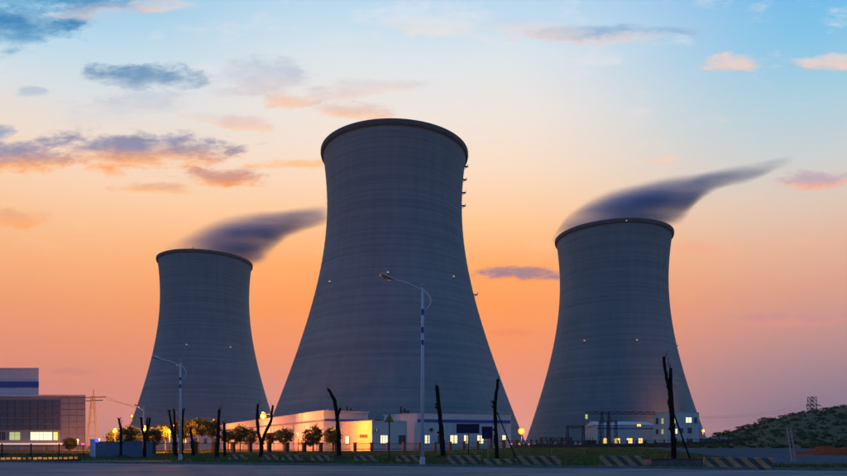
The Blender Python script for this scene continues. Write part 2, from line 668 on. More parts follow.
def grid_mesh(name, mtl, keep):
    ny, nx = gx.shape
    zz = gzv + (np.sin(gx * .31 + gy * .17) * .5 + np.sin(gx * .13 - gy * .23)) * .25 * sst((gzv - 1) / 6)
    vs = np.stack([gx.ravel(), gy.ravel(), zz.ravel()], 1).tolist()
    fs = []
    for j in range(ny - 1):
        for i in range(nx - 1):
            if keep(xs[i], ys[j]):
                fs.append((j * nx + i, j * nx + i + 1, (j + 1) * nx + i + 1, (j + 1) * nx + i))
    used = sorted({i for f in fs for i in f})
    mp = {u: k for k, u in enumerate(used)}
    b = MB()
    b.v = [vs[u] for u in used]
    b.f = [tuple(mp[i] for i in f) for f in fs]
    return b.build(name, mtl, None, True)


def on_hill(x, y):
    return 60 < x < 900 and 160 < y < 1200


struct(grid_mesh('ground', M_GROUND, lambda x, y: not on_hill(x, y)))
struct(grid_mesh('hill', M_HILL, on_hill))


def edge_y(X):
    return 45 - .3 * X


b = MB()
vs, fs = [], []
RX = np.linspace(-260, 160, 43)
for X in RX:
    vs += [(X, edge_y(X), .006), (X, edge_y(X) - 70, .006)]
for i in range(len(RX) - 1):
    fs.append((2 * i + 1, 2 * i + 3, 2 * i + 2, 2 * i))
struct(b.add(vs, fs).build('road', M_ROAD))
th = math.atan(-.3)
kerb = MB()
for k in range(96):       # kerb stones with joints
    X = -110 + k * 1.9
    kerb.box((X, edge_y(X) + .09, .05), (1.9 / cos(th) * .985, .16, .2 + .012 * ((k * 7) % 3)), th)
ko = kerb.build('kerb', M_KERB)
struct(ko)
b = MB()
vs = [(32, 62), (58, 52), (150, 100), (150, 150), (52, 150), (38, 95)]
pv = [(x, y, gzs(x, y) + .03) for x, y in vs]
NS = 14
vv, ff = [], []
for i in range(NS + 1):
    t = i / NS
    Y = 48 + t * 112
    x0 = (26 + 26 * t ** .7)
    x1 = x0 + 13 + 36 * t
    for s in range(5):
        x = x0 + (x1 - x0) * s / 4
        vv.append((x, Y, gzs(x, Y) + .035))
for i in range(NS):
    for s in range(4):
        a = i * 5 + s
        ff.append((a, a + 1, a + 6, a + 5))
struct(b.add(vv, ff).build('service_path', M_PATH))

# bare red earth bank at the foot of the hill
vv, ff = [], []
nx_, ny_ = 34, 8
for j in range(ny_):
    for i in range(nx_):
        X = 51.5 + i * .6
        t = j / (ny_ - 1)
        Y = 82 + t * 9 + .12 * i
        e = min(1, min(i, nx_ - 1 - i) / 6)
        z = gzs(X, Y) + (-.2 + 1.05 * sst(t * 1.3) * e * (1 + .25 * sin(i * .9) + .15 * sin(i * 2.3 + j)) - .5 * max(0, t - .8))
        vv.append((X + .3 * sin(j * 2 + i), Y, z))
for j in range(ny_ - 1):
    for i in range(nx_ - 1):
        a = j * nx_ + i
        ff.append((a, a + 1, a + nx_ + 1, a + nx_))
struct(MB().add(vv, ff).build('earth_bank', M_EARTH, None, True))

# ------------------------------------------------------------------ cooling towers


class TW:
    pass


def make_tower(label, x, Dz, H, a, bb, ht, columns=40):
    X = (x - CX) / F * Dz
    base = (X, Dz, 0)
    t = thing('cooling_tower', label, 'cooling tower', base, 'hyperbolic concrete cooling towers')
    rad = lambda h: a * sqrt(1 + ((h - ht) / bb) ** 2)
    prof = []
    n = 84
    for i in range(n + 1):
        h = 2.6 + (H - 2.6) * i / n
        prof.append((rad(h) + (.06 if i % 2 else 0), h))
    # inside face
    inner = [(r - .7, h) for r, h in reversed(prof)]
    sh = MB().lathe(prof + inner + [prof[0]], 160).mesh('shell', M_TOWER, True)
    link('shell', sh, t, (0, 0, 0))
    rr = rad(H)
    lip = [(rr + .02, H - 2.2), (rr + .75, H - 1.9), (rr + 1.0, H - .9), (rr + .95, H + .25), (rr - .9, H + .25), (rr - .9, H - .3), (rr - .72, H - 1.2)]
    link('rim_walkway', MB().lathe(lip, 160).mesh('rim_walkway', M_RIM, False), t, (0, 0, 0))
    basin = [(rad(0) + 3, -.3), (rad(0) + 3, .9), (rad(0) + 2.4, .9), (rad(0) + 2.4, .3), (.1, .3)]
    link('basin', MB().lathe(basin, 96).mesh('basin', M_RIM), t, (0, 0, 0))
    r9, r0 = rad(2.7) - .35, rad(0) + .3
    cmesh = {}
    for k in range(columns):
        a0 = 2 * pi * k / columns
        for s in (-1, 1):
            if s not in cmesh:
                p0 = (r0, 0, .2)
                da = s * pi / columns
                p1 = (r9 * cos(da), r9 * sin(da), 2.8)
                cmesh[s] = MB().path([p0, p1], .42, 6).mesh('support_column', M_RIM)
            link('support_column', cmesh[s], t, (0, 0, 0), a0)
    o = TW()
    o.t, o.base, o.rad, o.H = t, base, rad, H
    return o


def hit(T, px, py):
    """point of the tower wall on the sight line of a photo pixel"""
    dx, dz = (px - CX) / F, (HY - py) / F
    D = T.base[1] - T.rad(0)
    while D < T.base[1] + 20:
        X, Z = dx * D, CAMH + dz * D
        if Z < T.H + 3 and sqrt((X - T.base[0]) ** 2 + (D - T.base[1]) ** 2) < T.rad(min(Z, T.H)):
            return X, D, Z
        D += .05
    return None


BM = MB().lathe([(.05, 1.0), (.55, .85), (.75, .4), (.75, 0), (.5, -.35), (.05, -.35)], 10).mesh('beacon', M_BEACON, True)
BB = MB().box((0, .35, -.75), (1.1, 1.2, .6)).mesh('bracket', M_DARKBOX)


def beacon(T, px, py, s=1.0):
    h = hit(T, px, py)
    if h is None:
        return
    ux, uy = T.base[0] - h[0], T.base[1] - h[1]
    q = sqrt(ux * ux + uy * uy)
    loc = (h[0] - T.base[0] - ux / q * .8, h[1] - T.base[1] - uy / q * .8, h[2])
    o = link('beacon', BM, T.t, loc, scale=(s, s, s))
    link('bracket', BB, o, (0, 0, 0))


TL = make_tower('left cooling tower, steam drifting off its rim towards the tallest one', 205.5, 522, 150, 34.4, 82, 122)
TC = make_tower('tallest, central cooling tower with no steam above its rim', 394.8, 329, 150, 34.4, 72.9, 123)
TR = make_tower('right cooling tower behind the substation, steam trailing right from its rim', 613.0, 426, 139, 34.6, 79, 109)
for p in ((331, 282), (388, 273), (452.6, 277)):
    beacon(TC, *p, .6)
for p in ((187, 345), (230, 347.5), (193, 247.5)):
    beacon(TL, *p, .75)
for p in ((585, 341), (636.5, 340.5), (676, 345), (626, 221.5)):
    beacon(TR, *p, .7)
# ladder platforms down the right flank of the central tower
for py in (167, 180, 193, 206, 295):
    Z = CAMH + (HY - py) / F * 325
    r = TC.rad(Z)
    ang = radians(7.0)
    pl = MB()
    pl.box((r * cos(ang) + .9, -r * sin(ang), Z), (2.2, 1.6, .25))
    pl.box((r * cos(ang) + 1.9, -r * sin(ang), Z + .6), (.12, 1.6, 1.0))
    pl.bar((r * cos(ang) + 1.7, -r * sin(ang), Z), (r * cos(ang) - .3, -r * sin(ang), Z - 1.6), .2)
    link('ladder_platform', pl.mesh('ladder_platform', M_RIM), TC.t, (0, 0, 0))

# ------------------------------------------------------------------ steam plumes


def plume(name, label, T, table, dens, hy_pts, col):
    D = T.base[1]
    s = D / F
    xs_ = [(x - CX) * s - T.base[0] for x, _, _ in table]
    zt = [CAMH + (HY - a) * s - T.H for _, a, _ in table]
    zb = [CAMH + (HY - c) * s - T.H for _, _, c in table]
    x0, x1 = xs_[0], xs_[-1]
    zlo, zhi = min(zb) - 2, max(zt) + 2
    vs, fs, n = [], [], 20
    hyf = lambda u: float(np.interp(u, [p[0] for p in hy_pts], [p[1] for p in hy_pts]))
    K = 30
    for i in range(K + 1):
        u = i / K
        x = x0 + (x1 - x0) * u
        a, c = np.interp(x, xs_, zt), np.interp(x, xs_, zb)
        zc, hh, hy = (a + c) / 2, (a - c) / 2 * 1.25 + 1.5, hyf(u) * 1.15 + 1
        for k in range(n):
            q = 2 * pi * k / n
            vs.append((x, hy * cos(q), zc + hh * sin(q)))
    for i in range(K):
        for k in range(n):
            k2 = (k + 1) % n
            fs.append((i * n + k, (i + 1) * n + k, (i + 1) * n + k2, i * n + k2))
    fs.append(tuple(range(n)))
    fs.append(tuple(K * n + k for k in range(n - 1, -1, -1)))
    m = bpy.data.materials.new(name + '_vapour')
    m.use_nodes = True
    t = m.node_tree
    t.nodes.clear()
    out = t.nodes.new('ShaderNodeOutputMaterial')
    pv = t.nodes.new('ShaderNodeVolumePrincipled')
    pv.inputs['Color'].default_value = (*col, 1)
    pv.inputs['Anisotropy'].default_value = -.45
    t.links.new(pv.outputs[0], out.inputs['Volume'])
    co = t.nodes.new('ShaderNodeTexCoord')
    se = t.nodes.new('ShaderNodeSeparateXYZ')

    def mth(op, a, b2=None, c=None, clamp=False):
        nn = t.nodes.new('ShaderNodeMath')
        nn.operation = op
        nn.use_clamp = clamp
        for i, v in enumerate((a, b2, c)):
            if v is None:
                continue
            if isinstance(v, (int, float)):
                nn.inputs[i].default_value = v
            else:
                t.links.new(v, nn.inputs[i])
        return nn.outputs[0]
    # slow swirls bend the body of the vapour
    mp = t.nodes.new('ShaderNodeMapping')
    mp.inputs['Scale'].default_value = (.022, .06, .11)
    mp.inputs['Rotation'].default_value = (0, .22, 0)
    t.links.new(co.outputs['Object'], mp.inputs[0])
    no = t.nodes.new('ShaderNodeTexNoise')
    no.inputs['Scale'].default_value = 1
    no.inputs['Detail'].default_value = 3
    t.links.new(mp.outputs[0], no.inputs['Vector'])
    t.links.new(co.outputs['Object'], se.inputs[0])
    u = mth('DIVIDE', mth('SUBTRACT', se.outputs[0], x0), x1 - x0, clamp=True)

    def curve(pts):
        fc = t.nodes.new('ShaderNodeFloatCurve')
        c = fc.mapping.curves[0]
        while len(c.points) < len(pts):
            c.points.new(.5, .5)
        for p, (a, v) in zip(c.points, sorted(pts)):
            p.location = (a, v)
            p.handle_type = 'AUTO_CLAMPED'
        fc.mapping.update()
        t.links.new(u, fc.inputs['Value'])
        return fc.outputs[0]
    nu = [(x - x0) / (x1 - x0) for x in xs_]
    top = curve([(a, (v - zlo) / (zhi - zlo)) for a, v in zip(nu, zt)])
    bot = curve([(a, (v - zlo) / (zhi - zlo)) for a, v in zip(nu, zb)])
    hyv = mth('MULTIPLY', curve([(a, v / 60) for a, v in hy_pts]), 60.0)
    dv = curve(dens)
    zn = mth('DIVIDE', mth('SUBTRACT', se.outputs[2], zlo), zhi - zlo)
    zn = mth('ADD', zn, mth('MULTIPLY', mth('SUBTRACT', no.outputs[0], .5), .10))
    zc = mth('MULTIPLY', mth('ADD', top, bot), .5)
    hh = mth('MULTIPLY', mth('SUBTRACT', top, bot), .55)
    qz = mth('DIVIDE', mth('SUBTRACT', zn, zc), hh)
    qy = mth('DIVIDE', se.outputs[1], hyv)
    q = mth('ADD', mth('MULTIPLY', qz, qz), mth('MULTIPLY', qy, qy))
    mr = t.nodes.new('ShaderNodeMapRange')
    mr.interpolation_type = 'SMOOTHSTEP'
    mr.inputs[1].default_value = 1.25
    mr.inputs[2].default_value = .1
    t.links.new(q, mr.inputs[0])
    wisp = t.nodes.new('ShaderNodeMapRange')
    wisp.inputs[1].default_value = .25
    wisp.inputs[2].default_value = .7
    wisp.inputs[3].default_value = .25
    wisp.inputs[4].default_value = 1.55
    t.links.new(no.outputs[0], wisp.inputs[0])
    dd = mth('MULTIPLY', mth('MULTIPLY', mr.outputs[0], dv), wisp.outputs[0])
    t.links.new(mth('MULTIPLY', dd, .105), pv.inputs['Density'])
    me = bpy.data.meshes.new(name)
    me.from_pydata(vs, [], fs)
    bmx = bmesh.new()
    bmx.from_mesh(me)
    bmesh.ops.recalc_face_normals(bmx, faces=bmx.faces)
    bmx.to_mesh(me)
    bmx.free()
    me.materials.append(m)
    o = bpy.data.objects.new(name, me)
    COL.objects.link(o)
    o.location = (T.base[0], T.base[1], T.H)
    tag(o, label, 'steam', 'steam plumes')
    return o


PCOL = (.15, .50, .90)  # steam itself is white; the blue dusk light is put into this colour
plume('steam_plume', 'steam coloured with dusk blue light, blown from the left tower towards the tallest tower', TL,
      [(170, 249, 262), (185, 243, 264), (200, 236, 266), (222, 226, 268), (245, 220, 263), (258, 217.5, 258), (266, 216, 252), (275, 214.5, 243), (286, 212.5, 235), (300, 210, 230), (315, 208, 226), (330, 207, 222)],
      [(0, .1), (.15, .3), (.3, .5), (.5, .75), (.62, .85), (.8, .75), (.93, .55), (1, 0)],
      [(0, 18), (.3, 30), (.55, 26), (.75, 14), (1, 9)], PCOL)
plume('steam_plume', 'long steam streamer coloured with dusk blue light, trailing right from the right tower', TR,
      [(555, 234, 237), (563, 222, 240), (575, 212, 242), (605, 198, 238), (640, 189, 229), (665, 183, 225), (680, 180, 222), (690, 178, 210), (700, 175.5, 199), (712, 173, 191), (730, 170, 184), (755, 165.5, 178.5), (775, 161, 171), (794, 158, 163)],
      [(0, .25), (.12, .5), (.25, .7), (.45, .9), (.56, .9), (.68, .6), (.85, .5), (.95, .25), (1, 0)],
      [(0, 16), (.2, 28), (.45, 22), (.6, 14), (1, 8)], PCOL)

# ------------------------------------------------------------------ buildings


def face_pt(A, C, x):
    """point (X, Y) where the sight column of pixel x meets the wall line A-C"""
    k = (x - CX) / F
    # A + s (C-A) with X = k Y
    dx, dy = C[0] - A[0], C[1] - A[1]
    s = (k * A[1] - A[0]) / (dx - k * dy)
    return A[0] + s * dx, A[1] + s * dy


def facing(A, C):
    dx, dy = C[0] - A[0], C[1] - A[1]
    q = sqrt(dx * dx + dy * dy)
    n = (-dy / q, dx / q)
    if n[1] > 0:
        n = (-n[0], -n[1])
    return n, atan2(dy, dx)


def wall_piece(name, mtl, parent, A, C, x0, x1, y0, y1, off, thick, yref=None):
    p, q = face_pt(A, C, x0), face_pt(A, C, x1)
    n, rz = facing(A, C)
    m = ((p[0] + q[0]) / 2, (p[1] + q[1]) / 2)
    D = m[1]
    zt, zb = CAMH + (HY - y0) / F * D, CAMH + (HY - y1) / F * D
    wd = sqrt((p[0] - q[0]) ** 2 + (p[1] - q[1]) ** 2)
    o = off + thick / 2
    bx = MB().box((m[0] + n[0] * o, m[1] + n[1] * o, (zt + zb) / 2), (wd, thick, zt - zb), rz)
    return bx.build(name, mtl, parent)


def window(parent, A, C, x0, x1, y0, y1, pane, mull=1, rail=1):
    p, q = face_pt(A, C, x0), face_pt(A, C, x1)
    n, rz = facing(A, C)
    m = ((p[0] + q[0]) / 2, (p[1] + q[1]) / 2)
    D = m[1]
    zt, zb = CAMH + (HY - y0) / F * D, CAMH + (HY - y1) / F * D
    wd = sqrt((p[0] - q[0]) ** 2 + (p[1] - q[1]) ** 2)
    zc, h = (zt + zb) / 2, zt - zb
    tx, ty = cos(rz), sin(rz)
    f = MB()
    t = .09

    def bb(u, z, su, sz, o, th_):
        f.box((m[0] + tx * u + n[0] * o, m[1] + ty * u + n[1] * o, z), (su, th_, sz), rz)
    bb(0, zt, wd + 2 * t, t, .07, .14)
    bb(0, zb, wd + 4 * t, t, .09, .18)
    bb(-wd / 2, zc, t, h - t, .07, .14)
    bb(wd / 2, zc, t, h - t, .07, .14)
    for k in range(mull):
        bb(-wd / 2 + wd * (k + 1) / (mull + 1), zc, t * .8, h - t, .06, .1)
    for k in range(rail):
        bb(0, zb + h * (.66 if rail == 1 else (k + 1) / (rail + 1)), wd - t, t * .7, .06, .08)
    w_ = f.build('window', M_FRAME, parent)
    pb = MB().box((m[0] + n[0] * .03, m[1] + n[1] * .03, zc), (wd - t, .03, h - t), rz)
    pb.build('pane', pane, w_)
    return w_


def hall(name, label, cat, A, B, C, H, wallmat, cap=.25):
    """box building with corner A towards the camera, B along the left face, C along the right face"""
    D4 = (B[0] + C[0] - A[0], B[1] + C[1] - A[1])
    t = thing(name, label, cat, (A[0], A[1], 0))
    foot = [A, C, D4, B]
    MB().prism(foot, -.5, H).build('wall', wallmat, t)
    cx = sum(p[0] for p in foot) / 4
    cy = sum(p[1] for p in foot) / 4
    big = [(cx + (p[0] - cx) * 1.012, cy + (p[1] - cy) * 1.012) for p in foot]
    MB().prism(big, H + .003, H + cap).build('parapet', wallmat, t)
    sm = [(cx + (p[0] - cx) * .96, cy + (p[1] - cy) * .96) for p in foot]
    MB().prism(sm, H + cap + .003, H + cap + .15).build('roof', M_ROOFG, t)
    return t


def px2(x, D):
    return ((x - CX) / F * D, D)


# -- salmon-lit hall, left of the centre
A, B, C = px2(323.5, 150), px2(224, 250), px2(368, 157)
t1 = hall('plant_hall', 'long white hall glowing salmon under the lamps, below the left tower', 'building', A, B, C, 9.4, M_WHITE)
wall_piece('wall_band', M_BLUE, t1, A, C, 324.2, 367.6, 419.2, 421.4, .02, .12)
n_, rz_ = facing(A, B)
mA = ((A[0] + B[0]) / 2 + n_[0] * .08, (A[1] + B[1]) / 2 + n_[1] * .08)
ln = sqrt((A[0] - B[0]) ** 2 + (A[1] - B[1]) ** 2)
MB().box((mA[0], mA[1], 7.3), (ln - .5, .12, .5), rz_).build('wall_band', M_BLUE, t1)
for k in range(12):       # cladding ribs / pilasters of the long face
    s = (k + .5) / 12
    MB().box((A[0] + (B[0] - A[0]) * s + n_[0] * .08, A[1] + (B[1] - A[1]) * s + n_[1] * .08, 3.4), (.35, .14, 7), rz_).build('pilaster', M_WHITE, t1)
for xa, xb in ((299, 303.5), (283, 286), (268, 271), (256, 258.6), (245, 247.5), (236, 238)):
    window(t1, A, B, xa, xb, 438.5 - (303 - xa) * .02, 444.5, M_WIN_D, 1, 1)
window(t1, A, C, 329.5, 334, 437, 444.5, M_WIN_Y, 1, 1)
MB().box((A[0] + .5, A[1] + 3, 9.9), (.5, .5, .6)).build('roof_vent', M_GALV, t1)
# -- low hall behind the leafy trees
A0, B0, C0 = px2(226, 252), px2(126, 318), px2(232, 262)
t0_ = hall('store_hall', 'long pale hall behind the leafy trees at the foot of the left tower', 'building', A0, B0, C0, 9.4, M_WHITE)
n0, rz0 = facing(A0, B0)
ln0 = sqrt((A0[0] - B0[0]) ** 2 + (A0[1] - B0[1]) ** 2)
MB().box(((A0[0] + B0[0]) / 2 + n0[0] * .08, (A0[1] + B0[1]) / 2 + n0[1] * .08, 7.3), (ln0 - .5, .12, .5), rz0).build('wall_band', M_BLUE, t0_)
for k in range(9):
    window(t0_, A0, B0, 132 + k * 10.3, 135 + k * 10.3, 438, 443, M_WIN_Y if k in (2, 5) else M_WIN_D, 1, 1)
# -- annex glowing yellow
A2, B2, C2 = px2(372, 140), px2(341, 148), px2(407, 146)
t2 = hall('annex', 'low flat-roofed annex, one face glowing yellow, behind the iron fence', 'building', A2, B2, C2, 6.6, M_WHITE2)
window(t2, A2, B2, 345.5, 349.5, 436, 444, M_WIN_P, 1, 1)
wall_piece('wall_plaque', mat('red_plaque', (.40, .06, .03), .6), t2, A2, B2, 360, 367.5, 434.5, 437.5, .02, .06)
window(t2, A2, C2, 380, 387.6, 435, 443.2, M_WIN_P, 2, 1)
window(t2, A2, C2, 398.5, 405.5, 435, 443.5, M_WIN_D, 1, 1)
wall_piece('air_conditioner', M_GALV, t2, A2, C2, 375.5, 378, 429, 431.5, .02, .5)
wall_piece('roof_tank', M_DKBLUE, t2, A2, C2, 377, 384, 419, 421.6, -2.2, 1.4)
# -- central white hall with a blue band
A3, B3, C3 = px2(417, 160), px2(384, 167), px2(511, 169)
t3 = hall('workshop_hall', 'white hall with blue band and lit windows under the tallest tower', 'building', A3, B3, C3, 9.2, M_WHITE)
wall_piece('wall_band', M_BLUE, t3, A3, C3, 417.4, 510.4, 419.6, 422.6, .02, .12)
for k in range(14):
    x = 421 + k * 6.5
    wall_piece('pilaster', M_WHITE, t3, A3, C3, x, x + .8, 423.4, 449.5, .02, .1)
for x0, x1, m_ in ((424.6, 429.6, M_WIN_P), (450, 457.3, M_WIN_W), (463.7, 469, M_WIN_W), (477, 483.4, M_WIN_W), (502, 506.4, M_WIN_W)):
    window(t3, A3, C3, x0, x1, 435, 443.4, m_, 1, 2)
for x0, x1 in ((438, 443), (490, 496)):
    window(t3, A3, C3, x0, x1, 435, 443.4, M_WIN_D, 1, 2)
for x in (431, 462):
    wall_piece('wall_vent', M_STEEL, t3, A3, C3, x - 1.2, x + 1.2, 428, 431, .02, .4)
# roof pipes behind
for i, x in enumerate((347, 401)):
    X, Y = px2(x, 164)
    q = MB()
    for k in range(3):
        q.path([(X + k * .9, Y, 8), (X + k * .9, Y, 11.5 - .6 * k)], .25, 8)
    q.box((X + .9, Y, 10.2), (2.6, .7, .3))
    tag(q.build('roof_stack', M_STEEL), ('dark pipe stack rising behind the salmon hall', 'dark pipe stack rising behind the yellow annex')[i], 'pipe stack')

# -- turbine house at the far left
DT = 200


def rect(name, mtl, parent, x0, x1, y0, y1, D, thick=.3):
    a, c = P(x0, y0, D), P(x1, y1, D)
    return MB().box(((a[0] + c[0]) / 2, D + thick / 2, (a[2] + c[2]) / 2), (c[0] - a[0], thick, a[2] - c[2])).build(name, mtl, parent)


t4 = thing('turbine_house', 'large grey turbine house with dark glass front at the left edge', 'building', (P(40, 445, DT)[0], DT, 0))
XL = P(-60, 0, DT)[0]
XR = P(85, 0, DT)[0]
ZT = P(0, 396, DT)[2]
def slab(x0, x1, y0, y1, z0, z1, name, mtl):
    # the end wall runs back to the left, away from the road
    k = 1.03 * y1 / y0
    MB().prism([(x0, y0), (x1, y0), (x1 * k, y1), (x0 * k, y1)], z0, z1).build(name, mtl, t4)


slab(XL, XR, DT + .3, DT + 40, -.2, ZT, 'wall', M_CLAD)
slab(XL - .2, XR + .2, DT, DT + 40.3, ZT + .003, ZT + .45, 'parapet', M_CLADL)
XU = P(31, 0, DT)[0]
ZU = P(0, 367.5, DT)[2]
slab(XL, XU, DT + 4, DT + 38, ZT + .453, ZU, 'upper_storey', M_CLADL)
slab(XL - .2, XU + .2, DT + 3.8, DT + 38.3, ZU + .003, ZU + .38, 'parapet', M_CLADL)
za, zb_ = P(0, 381.5, DT + 4)[2], P(0, 387.3, DT + 4)[2]
MB().box(((XL + XU) / 2, DT + 3.9, (za + zb_) / 2), (XU - XL + .1, .25, za - zb_)).build('wall_band', M_BLUE, t4)
# dark glass panels, each its own pane
pw, ph = 7.5, 7.4
gm = None
x = 60.0 - pw
cols = []
while x > -40:
    cols.append(x)
    x -= pw
for ci, x in enumerate(cols):
    for r in range(5):
        y0 = 399.5 + r * 6.1
        if gm is None:
            wd_, hd_ = pw / F * DT - .26, 6.1 / F * DT - .26
            gm = MB().box((0, 0, 0), (wd_, .2, hd_)).mesh('glass_panel', M_DGLASS)
        a = P(x + pw / 2, y0 + 3.05, DT)
        bse = WORLD[t4.name]
        o = link('glass_panel', gm, t4, (a[0] - bse[0], DT + .12 - bse[1] + .03 * random.random(), a[2] - bse[2]))
        o.rotation_euler = (radians(random.uniform(-.6, .6)), 0, radians(random.uniform(-.6, .6)))
# metal panels of the right bay
cm = None
for ci in range(3):
    for r in range(8):
        x = 60.6 + ci * 8.1
        y0 = 397.2 + r * 6.0
        if cm is None:
            cm = MB().box((0, 0, 0), (8.1 / F * DT - .2, .2, 6 / F * DT - .2)).mesh('cladding_panel', M_CLAD)
        a = P(x + 4.05, y0 + 3, DT)
        link('cladding_panel', cm, t4, (a[0] - bse[0], DT + .14 - bse[1] + .02 * random.random(), a[2] - bse[2]))
FA, FC = (XL, DT), (XR, DT)
for x0, x1, m_ in ((-22, -6, M_WIN_G), (-3, 6, M_WIN_D), (9.5, 20.5, M_WIN_G), (30.5, 52.5, M_WIN_P), (53.5, 58, M_WIN_Y)):
    window(t4, FA, FC, x0, x1, 431.8, 440, m_, 4 if x1 - x0 > 12 else 1, 1)
rect('canopy', M_CANOPY, t4, -40, 57, 442.8, 444.6, DT - 3, 3)
for k in range(9):
    rect('canopy_post', M_GALV, t4, -34 + k * 11, -33.2 + k * 11, 444.7, 450, DT - 2.8, .3)

# -- right: pump hall, office block, carport
A5, B5, C5 = px2(597, 255), px2(585, 285), px2(656, 258)
t5 = thing('pump_hall', 'low white pump hall with a row of yellow windows beside the gantries', 'building', (A5[0], A5[1], .6))
D45 = (B5[0] + C5[0] - A5[0], B5[1] + C5[1] - A5[1])
MB().prism([A5, C5, D45, B5], 0, 9.6).build('wall', M_WHITE, t5)
zr = 9.6
rid = [((A5[0] + B5[0]) / 2, (A5[1] + B5[1]) / 2), ((C5[0] + D45[0]) / 2, (C5[1] + D45[1]) / 2)]
MB().add([(A5[0] - .4, A5[1] - .5, zr), (C5[0] + .4, C5[1] - .5, zr), (D45[0] + .4, D45[1], zr), (B5[0] - .4, B5[1], zr), (rid[0][0], rid[0][1], zr + 1.9), (rid[1][0], rid[1][1], zr + 1.9)],
         [(0, 1, 5, 4), (2, 3, 4, 5), (3, 0, 4), (1, 2, 5), (3, 2, 1, 0)]).build('roof', M_CLADL, t5)
for x0, x1 in ((602.5, 607.5), (613.8, 620), (626.6, 632.4), (638.3, 642.6)):
    window(t5, A5, C5, x0, x1, 438, 443.2, M_WIN_Y, 1, 1)
window(t5, A5, C5, 636.8, 641, 423.8, 426.4, M_WIN_Y, 1, 0)
wall_piece('eaves_band', M_BLUE, t5, A5, C5, 597.4, 655.6, 427.8, 428.8, .02, .15)
A6, B6, C6 = px2(668, 238), px2(653.5, 247), px2(699, 243)
t6 = hall('office_block', 'two-storey white office block at the foot of the right tower', 'building', A6, B6, C6, 13.6, M_WHITE2)
for x0, x1, y0, y1, m_ in ((672.5, 675.5, 417.5, 423.5, M_WIN_G), (685.5, 691.5, 417.2, 422.6, M_WIN_P), (673.3, 677.3, 428.5, 433.5, M_WIN_W), (687.5, 691.5, 427.5, 433, M_WIN_D), (694, 697, 417.5, 423, M_WIN_D), (680, 683, 428, 433, M_WIN_D), (673, 677, 438, 443, M_WIN_D), (687, 691, 438, 443, M_WIN_D)):
    window(t6, A6, C6, x0, x1, y0, y1, m_, 1, 1)
for x0, x1, y0, y1, m_ in ((656, 658.5, 418, 424, M_WIN_D), (661.5, 664, 418, 424, M_WIN_G), (656, 658.5, 429, 434, M_WIN_D), (661.5, 664, 429, 434, M_WIN_G)):
    window(t6, A6, B6, x0, x1, y0, y1, m_, 1, 1)
t7 = thing('carport', 'low pale flat-roofed shelter right of the office block', 'shelter', (P(714, 445, 225)[0], 225, .7))
MB().box((P(714, 0, 225)[0], 229, P(0, 437.8, 225)[2]), (11.5, 8, .45)).build('roof', M_CLADL, t7)
for x in (700, 707, 714, 721, 728):
    rect('post', M_GALV, t7, x - .3, x + .3, 438.4, 447, 225.2, .25)


# -- pipe bridge and gantries of the substation
def gantry(name, label, x0, x1, ytop, ybase, D, posts, arms=()):
    X0, X1 = P(x0, 0, D)[0], P(x1, 0, D)[0]
    Z = P(0, ytop, D)[2]
    g0 = P(0, ybase, D)[2]
    t = thing(name, label, 'gantry', ((X0 + X1) / 2, D, g0))
    q = MB()
    for dz in (0, .9):
        for dy in (-.5, .5):
            q.box(((X0 + X1) / 2, D + dy, Z - dz), (X1 - X0, .16, .16))
    nseg = max(3, int((X1 - X0) / 1.4))
    for k in range(nseg):
        xa, xb = X0 + (X1 - X0) * k / nseg, X0 + (X1 - X0) * (k + 1) / nseg
        for dy in (-.5, .5):
            q.bar((xa, D + dy, Z - (0 if k % 2 else .9)), (xb, D + dy, Z - (.9 if k % 2 else 0)), .1)
    q.build('truss_beam', M_STEEL, t)
    for x in posts:
        X = P(x, 0, D)[0]
        p = MB()
        hw = .55
        for sx in (-1, 1):
            for sy in (-1, 1):
                p.bar((X + sx * hw, D + sy * hw, g0), (X + sx * hw * .5, D + sy * hw * .5, Z), .14)
        nz = 8
        for k in range(nz):
            za_, zb2 = g0 + (Z - g0) * k / nz, g0 + (Z - g0) * (k + 1) / nz
            s0, s1 = 1 - .5 * k / nz, 1 - .5 * (k + 1) / nz
            sg = 1 if k % 2 else -1
            p.bar((X - sg * hw * s0, D - hw * s0, za_), (X + sg * hw * s1, D - hw * s1, zb2), .09)
            p.bar((X - sg * hw * s0, D + hw * s0, za_), (X + sg * hw * s1, D + hw * s1, zb2), .09)
        p.build('lattice_post', M_STEEL, t)
    for x, y in arms:
        X, _, Z2 = P(x, y, D)
        MB().lathe([(.05, .7), (.22, .6), (.12, .5), (.22, .4), (.12, .3), (.22, .2), (.12, .1), (.22, 0), (.05, -.05)], 8, (X, D, Z2)).build('insulator', M_STEEL, t)
    return t


gantry('substation_gantry', 'dark pipe bridge spanning in front of the pump hall roof', 585, 655, 411.6, 448, 246, (602, 609))
gantry('substation_gantry', 'dark busbar gantry standing left of the pump hall', 567, 584, 425.5, 448, 235, (567.5, 583.5), ((572, 428), (576, 428), (580, 428)))
gantry('substation_gantry', 'low busbar frame close to the bright lamp by the fence', 540, 572, 437.5, 448, 232, (541, 551, 562, 571), ((546, 439), (556, 439), (566, 439)))
gantry('substation_gantry', 'slim line gantry rising in front of the pump hall windows', 599, 617, 420.5, 448, 240, (600, 608, 616), ((604, 423), (612, 423)))
t8 = thing('transformer', 'dark transformer tank with radiators between the gantries', 'transformer', P(590, 447, 236))
X, Y, Z = P(590, 447, 236)
MB().box((X, Y, Z + 1.3), (3.4, 2.2, 2.6)).build('tank', M_STEEL, t8)
for k in range(6):
    MB().box((X - 1.5 + k * .6, Y - 1.35, Z + 1.2), (.12, .45, 2)).build('radiator', M_STEEL, t8)
